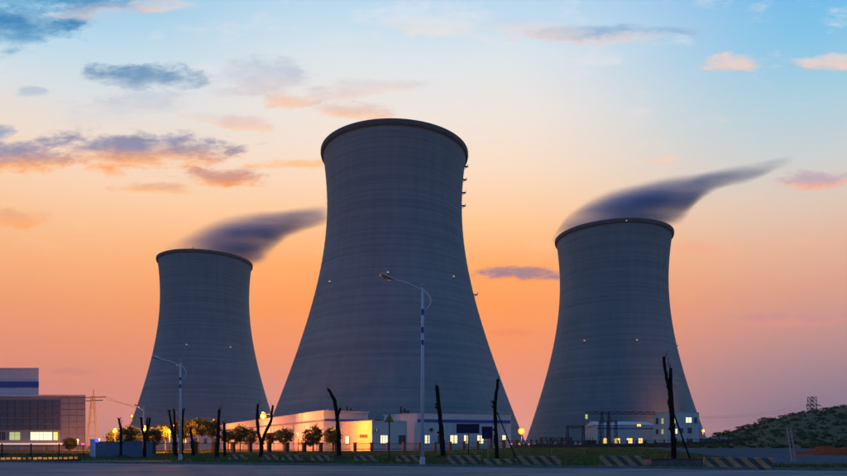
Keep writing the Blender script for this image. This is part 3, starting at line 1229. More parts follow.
for k in range(3):
    MB().lathe([(.2, 0), (.28, .25), (.16, .35), (.26, .6), (.14, .7), (.2, 1), (.05, 1.3)], 8, (X - 1 + k, Y, Z + 2.61)).build('bushing', M_GALV, t8)
# hanging lit lamp at the bridge end (591, 415)
X, Y, Z = P(586.5, 416.5, 245)
hl = MB().box((X, Y, Z), (.7, .5, 1.7)).build('bridge_lamp', mat('bridge_lamp_glow', (.6, .5, .2), .4, .05, emit=(.9, .75, .3), estr=.6))
tag(hl, 'small pale yellow lamp hanging at the left end of the pipe bridge', 'lamp')

# ------------------------------------------------------------------ fences


def fence(name, label, pts, h, spacing, mtl_p, pil_w, gap=.14, rails=(.35, .95), base=.25):
    """pts: plan points; pillars, rails and pickets follow the line"""
    t = thing(name, label, 'fence', (pts[0][0], pts[0][1], gzs(*pts[0])))
    bs = WORLD[t.name]
    pm = MB().box((0, 0, h * .5), (pil_w, pil_w, h)).box((0, 0, h + .06), (pil_w * 1.25, pil_w * 1.25, .14)).mesh('pillar', mtl_p)
    for (a, c) in zip(pts[:-1], pts[1:]):
        d = sqrt((a[0] - c[0]) ** 2 + (a[1] - c[1]) ** 2)
        n = max(1, round(d / spacing))
        rz = atan2(c[1] - a[1], c[0] - a[0])
        for k in range(n):
            s, s2 = k / n, (k + 1) / n
            x, y = a[0] + (c[0] - a[0]) * s, a[1] + (c[1] - a[1]) * s
            x2, y2 = a[0] + (c[0] - a[0]) * s2, a[1] + (c[1] - a[1]) * s2
            z = gzs(x, y)
            link('pillar', pm, t, (x - bs[0], y - bs[1], z - bs[2]), rz)
            mx_, my_, L_ = (x + x2) / 2, (y + y2) / 2, d / n - pil_w
            for r in rails:
                MB().box((mx_, my_, z + h * r), (L_, .07, .09), rz).build('rail', M_IRON, t)
            if base:
                MB().box((mx_, my_, z + base / 2), (L_, .22, base), rz).build('plinth', M_DBRICK, t)
            pk = MB()
            m_ = int(L_ / gap)
            for i in range(m_):
                u = -L_ / 2 + (i + .5) * L_ / m_
                pk.box((mx_ + cos(rz) * u, my_ + sin(rz) * u, z + h * .55), (.022, .022, h * .85))
            o = pk.build('picket_row', M_IRON, t)
            o['kind'] = 'stuff'
    return t


fence('iron_fence', 'black iron fence with brick pillars in front of the lit halls',
      [px2(355, 131), px2(450, 140), px2(529, 150)], 1.95, 3.8, M_BRICK, .55)
fence('iron_fence', 'dark iron fence with dark pillars below the leafy trees on the left',
      [px2(153, 98), px2(250, 115), px2(352, 131)], 1.9, 3.9, M_DBRICK, .6)
fence('iron_fence', 'long dim substation fence running to the foot of the hill',
      [px2(531, 190), px2(600, 222), px2(756, 222)], 2.3, 3.2, M_WALLC, .4, .3, base=1.2)
fence('iron_fence', 'dark bar fence in front of the turbine house with striped kerb below',
      [px2(-60, 66), px2(86, 73)], 1.55, 2.6, M_IRON, .12, .13, base=.12)
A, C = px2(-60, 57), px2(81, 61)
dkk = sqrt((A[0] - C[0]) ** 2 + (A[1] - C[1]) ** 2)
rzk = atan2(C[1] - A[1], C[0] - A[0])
kl = thing('kerb_glow_row', 'orange kerb blocks, lamplight put in as their own glow, below the dark bar fence', 'striped kerb', (A[0], A[1], 0))  # striped kerb, no lamps; the lamplight on it is put in as emission
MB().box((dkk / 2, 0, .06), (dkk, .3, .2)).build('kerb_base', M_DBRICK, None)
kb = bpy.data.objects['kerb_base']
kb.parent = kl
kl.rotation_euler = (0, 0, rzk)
kms = [MB().box((0, -.02, .28), (wd0, .26, .2)).mesh('glow_block', mat('kerb_block_glow_%d' % q0, (.7, .34, .05), .5, .3, 9, emit=(1, .31, .04), estr=e0))
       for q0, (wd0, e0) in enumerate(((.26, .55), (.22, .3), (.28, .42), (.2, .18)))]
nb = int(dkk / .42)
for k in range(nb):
    link('glow_block', kms[random.choice((0, 0, 1, 2, 2, 3))], kl, (.2 + k * .42 + random.uniform(-.03, .03), 0, random.uniform(-.02, .02)))

# hoarding of blue sheets
DH = 76
t9 = thing('hoarding', 'blue-grey corrugated sheet hoarding right of the blue lamp pillar', 'hoarding', (P(120, 0, DH)[0], DH, 0))
bs = WORLD[t9.name]
hm = None
k = 0
x = 95.0
while x < 152:
    x2 = x + 9.6
    wd_ = 9.6 / F * DH
    if hm is None:
        hb = MB()
        nr = 14
        vs, fs = [], []
        for i in range(nr + 1):
            u = -wd_ / 2 + wd_ * i / nr * .99
            dy = .03 * (1 if i % 2 else -1)
            vs += [(u, dy, 0), (u, dy, 1.88), (u, dy + .02, 0), (u, dy + .02, 1.88)]
        for i in range(nr):
            a = i * 4
            fs += [(a, a + 4, a + 5, a + 1), (a + 3, a + 7, a + 6, a + 2), (a + 1, a + 5, a + 7, a + 3)]
        hm = hb.add(vs, fs).mesh('sheet_panel', M_HOARD)
        pm = MB().box((0, .12, .95), (.08, .08, 1.9)).mesh('post', M_GALV)
        cp = MB().box((0, 0, 1.92), (wd_ * .995, .12, .06)).mesh('top_rail', M_HOARD)
    X = P((x + x2) / 2, 0, DH)[0]
    o = link('sheet_panel', hm, t9, (X - bs[0], .02 * random.uniform(-1, 1), .01 + random.uniform(0, .03)))
    link('post', pm, t9, (P(x, 0, DH)[0] - bs[0], 0, 0))
    link('top_rail', cp, t9, (X - bs[0], 0, .01 * (k % 2)))
    x = x2
    k += 1

# gate pillar with blue lamp and the magenta lamp
X, Y, Z = P(92.8, 458, 74)
gp = thing('gate_pillar', 'white gate pillar at the left end of the hoarding', 'pillar', (X, Y, 0))
MB().box((X, Y, 1.05), (.42, .42, 2.1)).build('shaft', M_POSTW, gp)
MB().box((X, Y, 2.15), (.56, .56, .1)).build('cap', M_POSTW, gp)


def point(name, loc, color, power, r=.25):
    ld = bpy.data.lights.new(name, 'POINT')
    ld.energy = power
    ld.color = color
    ld.shadow_soft_size = r
    o = bpy.data.objects.new(name, ld)
    COL.objects.link(o)
    o.location = loc
    return o


X, Y, Z = P(97.2, 440.3, 73)
bl = thing('blue_lamp', 'bright blue round lamp above the hoarding corner', 'lamp', (X, Y, Z))
MB().lathe([(.02, .22), (.16, .16), (.22, 0), (.16, -.16), (.02, -.22)], 12, (X, Y, Z)).build('globe', M_BLUEL, bl, True)
MB().bar((X, Y, Z - .2), (X - .3, Y + .8, 1.9), .06).build('bracket', M_GALV, bl)
point('blue_lamp_light', (X, Y - .35, Z), (.12, .14, 1), 22)
X, Y, Z = P(83, 444.3, 74)
ml = thing('magenta_lamp', 'small magenta lamp on the fence end beside the turbine house', 'lamp', (X, Y, Z))
MB().lathe([(.02, .16), (.14, .1), (.17, 0), (.14, -.1), (.02, -.16)], 10, (X, Y, Z)).build('globe', M_MAGL, ml, True)
MB().bar((X, Y, Z - .1), (X, Y + .1, .05), .06).build('post', M_IRON, ml)

# ------------------------------------------------------------------ lit lamps


def lit_lamp(label, x, y, D, power, globe=.35, arm=0., small=False, light=(1, .46, .12)):
    X, Y, Z = P(x, y, D)
    g = gzs(X, Y)
    t = thing('sodium_lamp', label, 'street lamp', (X + arm, Y, g), 'lit orange lamps')
    MB().lathe([(.02, globe), (globe * .7, globe * .7), (globe, 0), (globe * .7, -globe * .7), (.02, -globe)], 14, (X, Y, Z)).build('globe', M_SODS if small else M_SOD, t, True)
    q = MB()
    if arm:
        q.path([(X + arm, Y, g), (X + arm, Y, Z + .25), (X + arm * .8, Y, Z + .55), (X + arm * .2, Y, Z + .5)], [.11, .07, .05, .05], 8)
        MB().box((X, Y, Z + globe + .1), (.8, .35, .16)).build('lamp_hood', M_LAMPH, t)
    else:
        q.path([(X, Y, g), (X, Y, Z - globe * .9)], [.1, .06], 8)
        MB().lathe([(.08, 0), (.3, .02), (.08, .18)], 10, (X, Y, Z + globe * .98)).build('lamp_hood', M_LAMPH, t)
    q.build('pole', M_STEEL, t, True)
    if power:
        point('sodium_lamp_light', (X, Y - globe - .25, Z), light, power, .3)
    return t


SAL, AMB = (1, .22, .045), (1, .24, .01)
lit_lamp('brilliant orange lamp above the forked trunk, beside the salmon hall', 263.3, 416.3, 160, 18000, .85, 1.9, light=SAL)
lit_lamp('brilliant orange lamp by the right end of the white workshop hall', 521.5, 431, 172, 14000, .95, light=AMB)
lit_lamp('bright orange lamp in the fork of the short trunk behind the hoarding', 145.5, 429, 112, 20000, .52, light=AMB)
lit_lamp('dim orange lamp left of the lone crooked trunk by the hoarding', 115, 431, 110, 4000, .40, small=True, light=AMB)
lit_lamp('small orange lamp high among the leafy trees left of the tall lamp post', 174.3, 426, 225, 16000, .46, small=True, light=AMB)
lit_lamp('small orange lamp low among the leafy trees left of the tall lamp post', 169.5, 432, 116, 15000, .24, small=True, light=AMB)
lit_lamp('small orange lamp in the tree top behind the straight dark trunk', 214, 421.5, 132, 14000, .28, small=True, light=AMB)
lit_lamp('small orange lamp low in the dark gap left of the short bent trunk', 187, 435, 235, 20000, .4, small=True, light=AMB)
lit_lamp('small orange lamp mostly hidden behind the tall trunk by the yellow annex', 337.2, 430, 138, 9000, .28, small=True, light=(1, .30, .0))
lit_lamp('small orange lamp low behind the leafy trees near the salmon hall', 232, 436, 190, 20000, .3, small=True, light=SAL)
lit_lamp('small orange lamp before the salmon wall between two leafy trees', 298, 434, 140, 3200, .2, small=True, light=SAL)
lit_lamp('orange lamp glowing at the right foot of the right tower', 703, 430.5, 362, 26000, .8, small=True, light=AMB)
lit_lamp('orange lamp glowing at the left foot of the left tower', 132, 416, 400, 9000, .7, small=True, light=AMB)
lit_lamp('orange lamp lighting the end wall of the turbine house', 78, 440, 190, 9000, .25, small=True, light=(1, .25, .08))

# ------------------------------------------------------------------ unlit street lamps


def street_lamp(label, x, D, ybase, ytop, head, bracket=True, bands=(), s=1.0):
    X, Y, _ = P(x, 0, D)
    g = gzs(X, Y)
    zt = P(x, ytop, D)[2]
    t = thing('street_lamp', label, 'street lamp', (X, Y, g))
    MB().path([(X, Y, g), (X, Y, (g + zt) / 2), (X, Y, zt)], [.135 * s, .11 * s, .085 * s], 14).build('pole', M_POLE, t, True)
    MB().lathe([(.36 * s, 0), (.36 * s, .05), (.2 * s, .07), (.17 * s, .6), (.14 * s, .64)], 14, (X, Y, g)).build('base_flange', M_POLE, t)
    MB().lathe([(.02, .26), (.11 * s, .2), (.14 * s, .08), (.11 * s, 0)], 12, (X, Y, zt)).build('finial', M_LAMPH, t, True)
    hx, hy = head
    Hx, _, Hz = P(hx, hy, D)
    az_ = P(x, ytop + 4, D)[2]
    pts = []
    for i in range(9):
        u = i / 8
        pts.append((X + (Hx - X) * u * .7, Y, az_ + (Hz - az_) * (u * .7) + .14 * s * sin(pi * u)))
    MB().path(pts, [.055 * s] * 9, 8).build('arm', M_POLE, t, True)
    # cobra head: flattened tapering shell with a dark lens below
    e = pts[-1]
    dx, dz = Hx - e[0], Hz - e[2]
    dl = sqrt(dx * dx + dz * dz)
    n = 12
    fs = []
    secs = [(-.15, .06, .06), (.1, .13, .11), (.4, .24, .19), (.75, .27, .21), (.98, .2, .15), (1.08, .06, .05)]
    vs = []
    for u, wy, wz in secs:
        for k in range(n):
            a = 2 * pi * k / n
            vs.append((e[0] + dx * u, Y + wy * cos(a) * 1.25 * s, e[2] + dz * u + wz * sin(a) * s * (1 if sin(a) > 0 else .4)))
    for i in range(len(secs) - 1):
        for k in range(n):
            k2 = (k + 1) % n
            fs.append((i * n + k, i * n + k2, (i + 1) * n + k2, (i + 1) * n + k))
    fs += [tuple(range(n)), tuple((len(secs) - 1) * n + k for k in range(n))]
    hd = MB().add(vs, fs).build('lamp_head', M_LAMPH, t, True)
    lv = []
    for u, wy in ((.25, .16), (.45, .24), (.8, .26), (.95, .18)):
        for sy in (-1, 1):
            lv.append((e[0] + dx * u, Y + sy * wy * s, e[2] + dz * u - .1 * s))
    MB().add(lv, [(0, 2, 3, 1), (2, 4, 5, 3), (4, 6, 7, 5)]).build('lens', M_LENS, hd)
    if bracket:
        br = []
        sg = 1 if X > Hx else -1
        for i in range(10):
            u = i / 9
            br.append((X + sg * (.09 + .50 * s * sin(pi * min(u * 1.02, 1)) ** .8), Y, az_ + .05 - 1.55 * s * u))
        MB().path(br, [.05 * s] * 9 + [.03 * s], 8).build('crescent_bracket', M_POLE, t, True)
    for (ya, yb) in bands:
        za_, zb2 = P(x, ya, D)[2], P(x, yb, D)[2]
        MB().lathe([(.112 * s, zb2), (.116 * s, zb2 + .01), (.110 * s, za_ - .01), (.104 * s, za_)], 14, (X, Y, 0)).build('painted_sleeve', M_POLEB, t)
    return t


street_lamp('tall white lamp post with blue bands before the tallest tower', 422.5, 45.5, 466, 287, (380.5, 275), True,
            ((309, 315), (327, 333), (340, 345)), 1.0)
street_lamp('white lamp post with blue bands before the left tower', 180.3, 61, 462, 362, (153, 357), True,
            ((377, 380), (384, 388)), .95)
street_lamp('short slim lamp post bending left, left of the left tower foot', 143.5, 108, 450, 407, (135, 404.5), False, (), .8)

# ------------------------------------------------------------------ pruned trunks


def trunk(label, D, limbs, strut=None, seed=0):
    r0 = random.Random(seed)
    bx, by = limbs[0][0][0], limbs[0][0][1]
    X, Y, _ = P(bx, 0, D)
    g = gzs(X, Y)
    t = thing('pruned_tree', label, 'bare tree', (X, Y, g), 'pruned bare trunks along the road')
    for li, limb in enumerate(limbs):
        pts, rad = [], []
        for i in range(len(limb) - 1):
            (xa, ya, ra), (xb, yb, rb) = limb[i], limb[i + 1]
            m = max(2, int(abs(ya - yb) / 4))
            for j in range(m):
                u = j / m
                p = P(xa + (xb - xa) * u, ya + (yb - ya) * u, D)
                px_ = D / F
                pts.append((p[0] + r0.uniform(-.3, .3) * px_, Y + r0.uniform(-.4, .4) * px_, p[2]))
                rad.append((ra + (rb - ra) * u) * px_ * r0.uniform(.86, 1.16))
        p = P(limb[-1][0], limb[-1][1], D)
        pts.append((p[0], Y, p[2]))
        rad.append(limb[-1][2] * D / F)
        if li == 0:
            pts[0] = (pts[0][0], pts[0][1], g - .1)
            rad[0] *= 1.35
        MB().path(pts, rad, 10).build('trunk' if li == 0 else 'limb', M_BARK, t, True)
    # sawn knobs and a few twigs
    top = limbs[0][-1]
    for k in range(3):
        i = r0.randrange(1, len(limbs[0]))
        xa, ya, ra = limbs[0][i]
        a = P(xa, ya + r0.uniform(0, 4), D)
        d = r0.choice((-1, 1))
        MB().path([a, (a[0] + d * ra * D / F * 1.6, a[1] + .1, a[2] + .22)], [ra * D / F * .6, ra * D / F * .45], 7).build('branch_stub', M_BARK, t, True)
    for k in range(5):
        lm = limbs[k % len(limbs)]
        xa, ya, ra = lm[-1]
        a = P(xa, ya + r0.uniform(0, 10), D)
        d = r0.uniform(-1, 1)
        MB().path([a, (a[0] + d * .3, a[1] + r0.uniform(-.2, .2), a[2] + .35), (a[0] + d * .45, a[1], a[2] + .8)], [.02, .015, .006], 5).build('twig', M_BARK, t)
    if strut:
        a, c = P(*strut[0], D), P(*strut[1], D)
        MB().path([(a[0], a[1] - .1, gzs(a[0], a[1]) - .05), (c[0], c[1], c[2])], .055 if D < 50 else .06, 7).build('timber_prop', M_BARK, t)
    return t


trunk('lone crooked dark trunk in front of the blue hoarding', 72, [[(120.8, 458, 1.4), (121, 440, 1.3), (120.8, 428, 1.2), (118.8, 418.5, 1.0)]], seed=1)
trunk('short forked trunk with the orange lamp in its fork', 74, [[(144.6, 457, 1.7), (144.8, 440, 1.5), (142.5, 428, 1.2), (140.8, 417, .9)], [(145, 437, 1.2), (148, 428, 1.0), (149.8, 417.5, .8)], [(146.5, 430, .8), (147.5, 417, .6)]], seed=2)
trunk('slim trunk splitting low into two stems, left of the lamp post before the left tower', 80, [[(176.5, 455, 1.5), (174, 440, 1.3), (171.5, 425, 1.0), (169.3, 409.5, .8)], [(175.5, 445, 1.1), (175, 425, 1.0), (173.6, 408.5, .8)]], seed=3)
trunk('slim trunk showing just right behind the lamp post before the left tower', 84, [[(182.4, 455, 1.2), (182.2, 430, 1.1), (183.3, 409.5, .9)]], seed=4)
trunk('short bent trunk right of the lamp post before the left tower', 84, [[(193, 455, 1.4), (192, 440, 1.3), (190.2, 427, 1.0)]], seed=5)
trunk('straight tall dark trunk under the left tower among leafy trees', 76, [[(217.4, 457, 1.9), (218, 435, 1.6), (219.4, 409, 1.2)]], seed=6)
trunk('short trunk close right of the straight tall trunk', 78, [[(225.4, 457, 1.7), (224.6, 440, 1.5), (224.2, 423, 1.2)]], seed=7)
trunk('large Y-shaped trunk in front of the brilliant lamp', 76, [[(261, 458.5, 2.2), (261.3, 443, 1.9), (258.4, 432, 1.6), (257.2, 416, 1.4), (257.8, 404, 1.1)], [(261.4, 443, 1.6), (265.5, 431.5, 1.5), (270.8, 422, 1.3), (273, 405, .9)]], seed=8)
trunk('tall trunk with bent tip and side stub before the yellow annex', 69, [[(339, 460, 2.6), (338.6, 440, 2.2), (337, 415, 1.9), (334.4, 400, 1.9), (329, 389.5, 1.2)], [(338, 416, 1.3), (340.4, 408, 1.2)]], seed=9)
trunk('thick leaning trunk just right of the tall central lamp post', 72, [[(443.5, 459, 2.6), (441.2, 430, 2.4), (438.6, 405, 2.1), (436.6, 385.5, 1.9)]], seed=10)
trunk('propped trunk with side stub, right of the violet sign', 66, [[(497, 460, 2.2), (496, 430, 1.9), (494.6, 407, 1.7), (496.4, 392, 1.6), (498.4, 379, 1.4)], [(495, 407, 1.2), (492.4, 400.5, .9)]], ((516.5, 457), (497, 412)), seed=11)
trunk('tall forked trunk with timber prop growing from the planter', 45, [[(674.2, 463, 2.7), (673, 430, 2.4), (670.8, 402, 2.7), (670.4, 385, 2.2), (670.8, 368, 1.5)], [(670, 392, 1.8), (666.5, 378, 1.5), (663.6, 356.5, 1.2)]], ((692.5, 463), (672.8, 411)), seed=12)

# planter under the right trunk
X, Y, _ = P(674, 0, 45)
tp = thing('planter', 'long low concrete planter with reddish rim under the forked trunk', 'planter', (X, Y, 0))
q = MB()
for dy in (-.75, .75):
    q.box((X, Y + dy, .24), (3.8, .14, .5))
for dx in (-1.83, 1.83):
    q.box((X + dx, Y, .24), (.14, 1.36, .498))
q.build('planter_wall', M_PLANTER, tp)
q = MB()
for dy in (-.76, .76):
    q.box((X, Y + dy, .53), (3.86, .2, .07))
q.build('rim', M_REDTRIM, tp)
MB().box((X, Y, .2), (3.5, 1.3, .4)).build('soil', M_SOIL, tp)
# earth mounds at two trunks
for lab, x, D, r in (('dark soil mound heaped round the tall trunk before the yellow annex', 338, 69, 1.8), ('dark soil mound heaped round the leaning trunk by the central lamp post', 444, 72, 1.6), ('dark soil mound round the lone crooked trunk before the hoarding', 121, 72, 1.5)):
    X, Y, _ = P(x, 0, D)
    vs, fs = [], []
    for i in range(6):
        for k in range(18):
            a = 2 * pi * k / 18
            rr = r * i / 5 * (1 + .15 * sin(3 * a + x) + .08 * sin(7 * a))
            vs.append((X + rr * cos(a), Y + rr * .8 * sin(a), gzs(X, Y) + .42 * (1 - (i / 5) ** 2) + .05 * sin(5 * a + i) - .04))
    for i in range(5):
        for k in range(18):
            k2 = (k + 1) % 18
            fs.append((i * 18 + k, (i + 1) * 18 + k, (i + 1) * 18 + k2, i * 18 + k2))
    tag(MB().add(vs, fs).build('soil_mound', M_SOIL, None, True), lab, 'soil mound')

# ------------------------------------------------------------------ barriers
BARM = {}


def barrier(label, x, D, L_, H_, rz):
    X, Y, _ = P(x, 0, D)
    g = gzs(X, Y)
    key = (round(L_, 2), round(H_, 2))
    if key not in BARM:
        prof = [(-.28, 0), (-.28, .16), (-.19, .3), (-.15, H_ - .04), (-.11, H_), (.11, H_), (.15, H_ - .04), (.19, .3), (.28, .16), (.28, 0)]
        n = len(prof)
        vs = [(-L_ / 2, y, z) for y, z in prof] + [(-L_ / 2 + .03, y * .9, z * .98) for y, z in prof]
        xs_ = [(-L_ / 2, .92), (-L_ / 2 + .04, 1), (0, 1), (L_ / 2 - .04, 1), (L_ / 2, .92)]
        vs, fs = [], []
        for u, sc_ in xs_:
            vs += [(u, y * sc_, z * (sc_ * .3 + .7)) for y, z in prof]
        for i in range(len(xs_) - 1):
            for k in range(n):
                k2 = (k + 1) % n
                fs.append((i * n + k, (i + 1) * n + k, (i + 1) * n + k2, i * n + k2))
        fs += [tuple(range(n)), tuple(4 * n + k for k in range(n - 1, -1, -1))]
        BARM[key] = MB().add(vs, fs).mesh('traffic_barrier', M_BARRIER)
    o = link('traffic_barrier', BARM[key], None, (X, Y, g - .02), rz)
    tag(o, label, 'barrier', 'striped concrete road barriers')
    return o


for lab, x, D, L_, H_, rz in (
        ('striped concrete barrier between the triangle sign and the tall central lamp post', 408.5, 54, 2.1, .66, -.1),
        ('striped concrete barrier standing below the wide navy sign', 464, 48.5, 2.5, .74, -.12),
        ('striped concrete barrier right of the propped trunk', 538.5, 44.8, 3.0, .76, -.2),
        ('striped concrete barrier left of the planter with the forked trunk', 621.5, 42.2, 2.75, .82, -.2),
        ('striped concrete barrier right of the planter, furthest right', 738, 39.5, 3.9, .76, -.32),
        ('dim striped barrier right of the tall bent-tip trunk', 366, 56, 2.0, .6, -.1),
        ('dim striped barrier left of the tall bent-tip trunk', 322, 58, 2.0, .6, -.15),
        ('dim striped barrier midway between the Y-shaped trunk and the bent-tip trunk', 292, 60, 1.9, .6, -.15),
        ('dim striped barrier just right of the Y-shaped trunk', 270, 61, 1.5, .6, -.15),
        ('dim striped barrier left of the Y-shaped trunk, furthest left', 238, 62, 1.8, .6, -.15),
        ('dark barrier block lying low right of the wide navy sign', 500, 46.8, 2.4, .52, -.15)):
    barrier(lab, x, D, L_, H_, rz)

# ------------------------------------------------------------------ signs
X, Y, _ = P(389.3, 0, 53)
ts = thing('warning_sign', 'yellow triangular warning sign on a dark post before the annex', 'sign', (X, Y, 0))
zt = P(0, 413.3, 53)[2]
zb_ = P(0, 421.8, 53)[2]
hw = 4.6 / F * 53


def tri(s, y, th_):
    zc = zb_ + (zt - zb_) * .36
    p = [(-hw * s, zc + (zb_ - zc) * s), (hw * s, zc + (zb_ - zc) * s), (0, zc + (zt - zc) * s)]
    return MB().add([(X + a, y, z) for a, z in p] + [(X + a, y + th_, z) for a, z in p], [(0, 1, 2), (5, 4, 3), (0, 3, 4, 1), (1, 4, 5, 2), (2, 5, 3, 0)])


tri(1.0, Y - .07, .02).build('sign_border', M_SIGNK, ts)
pl = tri(.80, Y - .078, .006).build('sign_plate', M_SIGNY, ts)
mk = MB()
mk.box((X, Y - .084, zb_ + .30), (.07, .008, .22)).box((X, Y - .084, zb_ + .13), (.34, .008, .055))
mk.build('sign_mark', M_SIGNK, pl)
MB().path([(X, Y, gzs(X, Y)), (X, Y, zt - .15)], .05, 10).build('post', M_IRON, ts)

X, Y, _ = P(468.6, 0, 86)
ts = thing('direction_sign', 'wide navy sign board on a single dark post', 'sign', (X, Y, 0))
a, c = P(456.5, 424, 86), P(479, 433, 86)
MB().box(((a[0] + c[0]) / 2, Y - .1, (a[2] + c[2]) / 2), (c[0] - a[0], .06, a[2] - c[2])).build('board', M_DKBLUE, ts)
fr = MB()
for z in (a[2], c[2]):
    fr.box(((a[0] + c[0]) / 2, Y - .1, z), (c[0] - a[0] + .1, .09, .05))
for x in (a[0], c[0]):
    fr.box((x, Y - .1, (a[2] + c[2]) / 2), (.05, .085, a[2] - c[2] - .06))
fr.build('board_frame', M_STEEL, ts)
MB().path([(X, Y, gzs(X, Y)), (X, Y, a[2])], .09, 10).build('post', M_IRON, ts)
X, Y, _ = P(488, 0, 70)
ts = thing('notice_sign', 'squarish violet sign board on a pale timber post', 'sign', (X, Y, 0))
a, c = P(481.6, 426.4, 70), P(492.4, 438.6, 70)
MB().box(((a[0] + c[0]) / 2, Y - .1, (a[2] + c[2]) / 2), (c[0] - a[0], .06, a[2] - c[2])).build('board', M_PURPLE, ts)
MB().path([(X, Y, gzs(X, Y)), (X, Y, a[2] - .1)], .07, 8).build('post', M_WOODP, ts)

# ------------------------------------------------------------------ pylons and cables


def pylon(label, x, D, ybase, ytop, wbase, wtop, arms, mtl, bar_w=.12, nz=6):
    X, Y, _ = P(x, 0, D)
    g = P(0, ybase, D)[2]
    Z = P(0, ytop, D)[2]
    t = thing('transmission_pylon', label, 'pylon', (X, Y, g))
    H = Z - g
    hwf = lambda u: (wbase + (wtop - wbase) * u) / 2
    for sx in (-1, 1):
        for sy in (-1, 1):
            MB().bar((X + sx * hwf(0), Y + sy * hwf(0), g), (X + sx * hwf(1), Y + sy * hwf(1), Z), bar_w).build('leg', mtl, t)
    br = MB()
    for k in range(nz):
        u0, u1 = k / nz, (k + 1) / nz
        z0, z1 = g + H * u0, g + H * u1
        h0, h1 = hwf(u0), hwf(u1)
        for sy in (-1, 1):
            br.bar((X - h0, Y + sy * h0, z0), (X + h1, Y + sy * h1, z1), bar_w * .6)
            br.bar((X + h0, Y + sy * h0, z0), (X - h1, Y + sy * h1, z1), bar_w * .6)
            br.bar((X + sy * h0, Y - h0, z0), (X + sy * h1, Y + h1, z1), bar_w * .6)
        for sy in (-1, 1):
            br.bar((X - h1, Y + sy * h1, z1), (X + h1, Y + sy * h1, z1), bar_w * .6)
    br.build('bracing', mtl, t)
    for (u, wl, wr) in arms:
        z = g + H * u
        a = MB()
        hx = hwf(u)
        for e, s in ((X - wl, -1), (X + wr, 1)):
            a.bar((X + s * hx, Y - hx, z), (e, Y, z + .1), bar_w * .8)
            a.bar((X + s * hx, Y + hx, z), (e, Y, z + .1), bar_w * .8)
            a.bar((X + s * hx, Y, z + H * .06), (e, Y, z + .1), bar_w * .7)
        a.build('crossarm', mtl, t)
        for e in (X - wl, X + wr):
            MB().lathe([(.03, 0), (.13, -.2), (.07, -.3), (.13, -.5), (.07, -.6), (.13, -.8), (.03, -1)], 6, (e, Y, z)).build('insulator', M_STEEL, t)
    return t


Dp = 215
pl_ = thing('transmission_pylon', 'yellow A-frame transmission pylon right of the turbine house', 'pylon', P(93, 447, Dp))
X, Y, Z0 = P(93, 449, Dp)
_, _, Zt = P(93, 396, Dp)
wp = MB()
for sx, foot in ((-1, 87.2), (1, 97.2)):
    fx = P(foot, 0, Dp)[0]
    tx_ = X + sx * .35
    q = MB()
    for dy in (-.5, .5):
        for ddx in (-.22, .22):
            q.bar((fx + ddx, Y + dy, Z0), (tx_ + ddx * .6, Y + dy * .6, Zt), .12)
    for k in range(14):
        u, u2 = k / 14, (k + 1) / 14
        lz = lambda u_: Z0 + (Zt - Z0) * u_
        lx = lambda u_: fx + (tx_ - fx) * u_
        sg = .22 if k % 2 else -.22
        q.bar((lx(u) - sg, Y - .5, lz(u)), (lx(u2) + sg, Y - .45, lz(u2)), .1)
        q.bar((lx(u), Y - .5, lz(u)), (lx(u2), Y + .45, lz(u2)), .1)
    q.build('leg', M_YELLOWP, pl_)
q = MB()
for x0, x1, y0, y1 in ((84.5, 106, 397.5, 396.8), (86, 103, 400.8, 400)):
    q.bar(P(x0, y0, Dp), P(x1, y1, Dp), .22)
q.build('crossarm', M_STEEL, pl_)
q = MB()
for k in range(3):
    yy = 436 - k * 14
    xl = 87.2 + (93 - 87.2) * (449 - yy) / 53
    xr = 97.2 - (97.2 - 93) * (449 - yy) / 53
    q.bar(P(xl, yy, Dp), P(xr, yy, Dp), .12)
q.build('tie', M_YELLOWP, pl_)
MB().bar(P(93.3, 396, Dp), P(93.6, 389.5, Dp), .14).build('earth_spike', M_STEEL, pl_)
lit_lamp('orange lamp at the foot of the yellow A-frame pylon', 99.5, 439.5, 205, 3000, .28, small=True, light=(1, .45, .06))

pylon('dark lattice pylon standing on the right hill', 812, 352, 416, 396.8, 3.6, 3.0, ((.55, 3.2, 5.0),), M_STEEL, .26, 5)
# cables, strung between the towers' side and the hill pylon
for i, (xa, ya, Da, xb, yb, Db, sag) in enumerate((
        (806.5, 404.0, 352, 640, 413, 246, 3.5), (817, 404.0, 352, 628, 412, 246, 4.5), (106, 396.8, 215, 225, 425, 262, 2.0), (285, 416, 240, 106, 399.5, 216, 2.5))):
    a, c = np.array(P(xa, ya, Da)), np.array(P(xb, yb, Db))
    pts = []
    for k in range(25):
        u = k / 24
        p = a + (c - a) * u
        pts.append((p[0], p[1], p[2] - sag * 4 * u * (1 - u)))
    o = MB().path(pts, .035, 4).build('power_cable', M_WIRE)
    tag(o, ('thin cable sagging from the left arm of the hill pylon to the pipe bridge', 'thin cable sagging from the right arm of the hill pylon to the pipe bridge',
            'thin cable from the yellow pylon arm towards the white hall roof', 'lower thin cable from the yellow pylon towards the white hall roof')[i], 'cable', 'overhead cables')

# twin poles beside the red earth
tq = thing('utility_frame', 'pale twin-pole ladder frame leaning before the red earth bank', 'pole frame', P(791, 462, 58))
for (x0, x1) in ((792.6, 787.2), (796.2, 790.6)):
    a, c = P(x0, 462, 58), P(x1, 428, 58)
    MB().path([(a[0], a[1], gzs(a[0], a[1]) - .1), c], [.08, .06], 8).build('pole', M_GALV, tq)
for k in range(5):
    y = 456 - k * 6
    xa = 792.6 - (462 - y) / 34 * 5.4
    MB().bar(P(xa, y, 58), P(xa + 3.5, y, 58), .05).build('rung', M_GALV, tq)

# ------------------------------------------------------------------ leafy trees


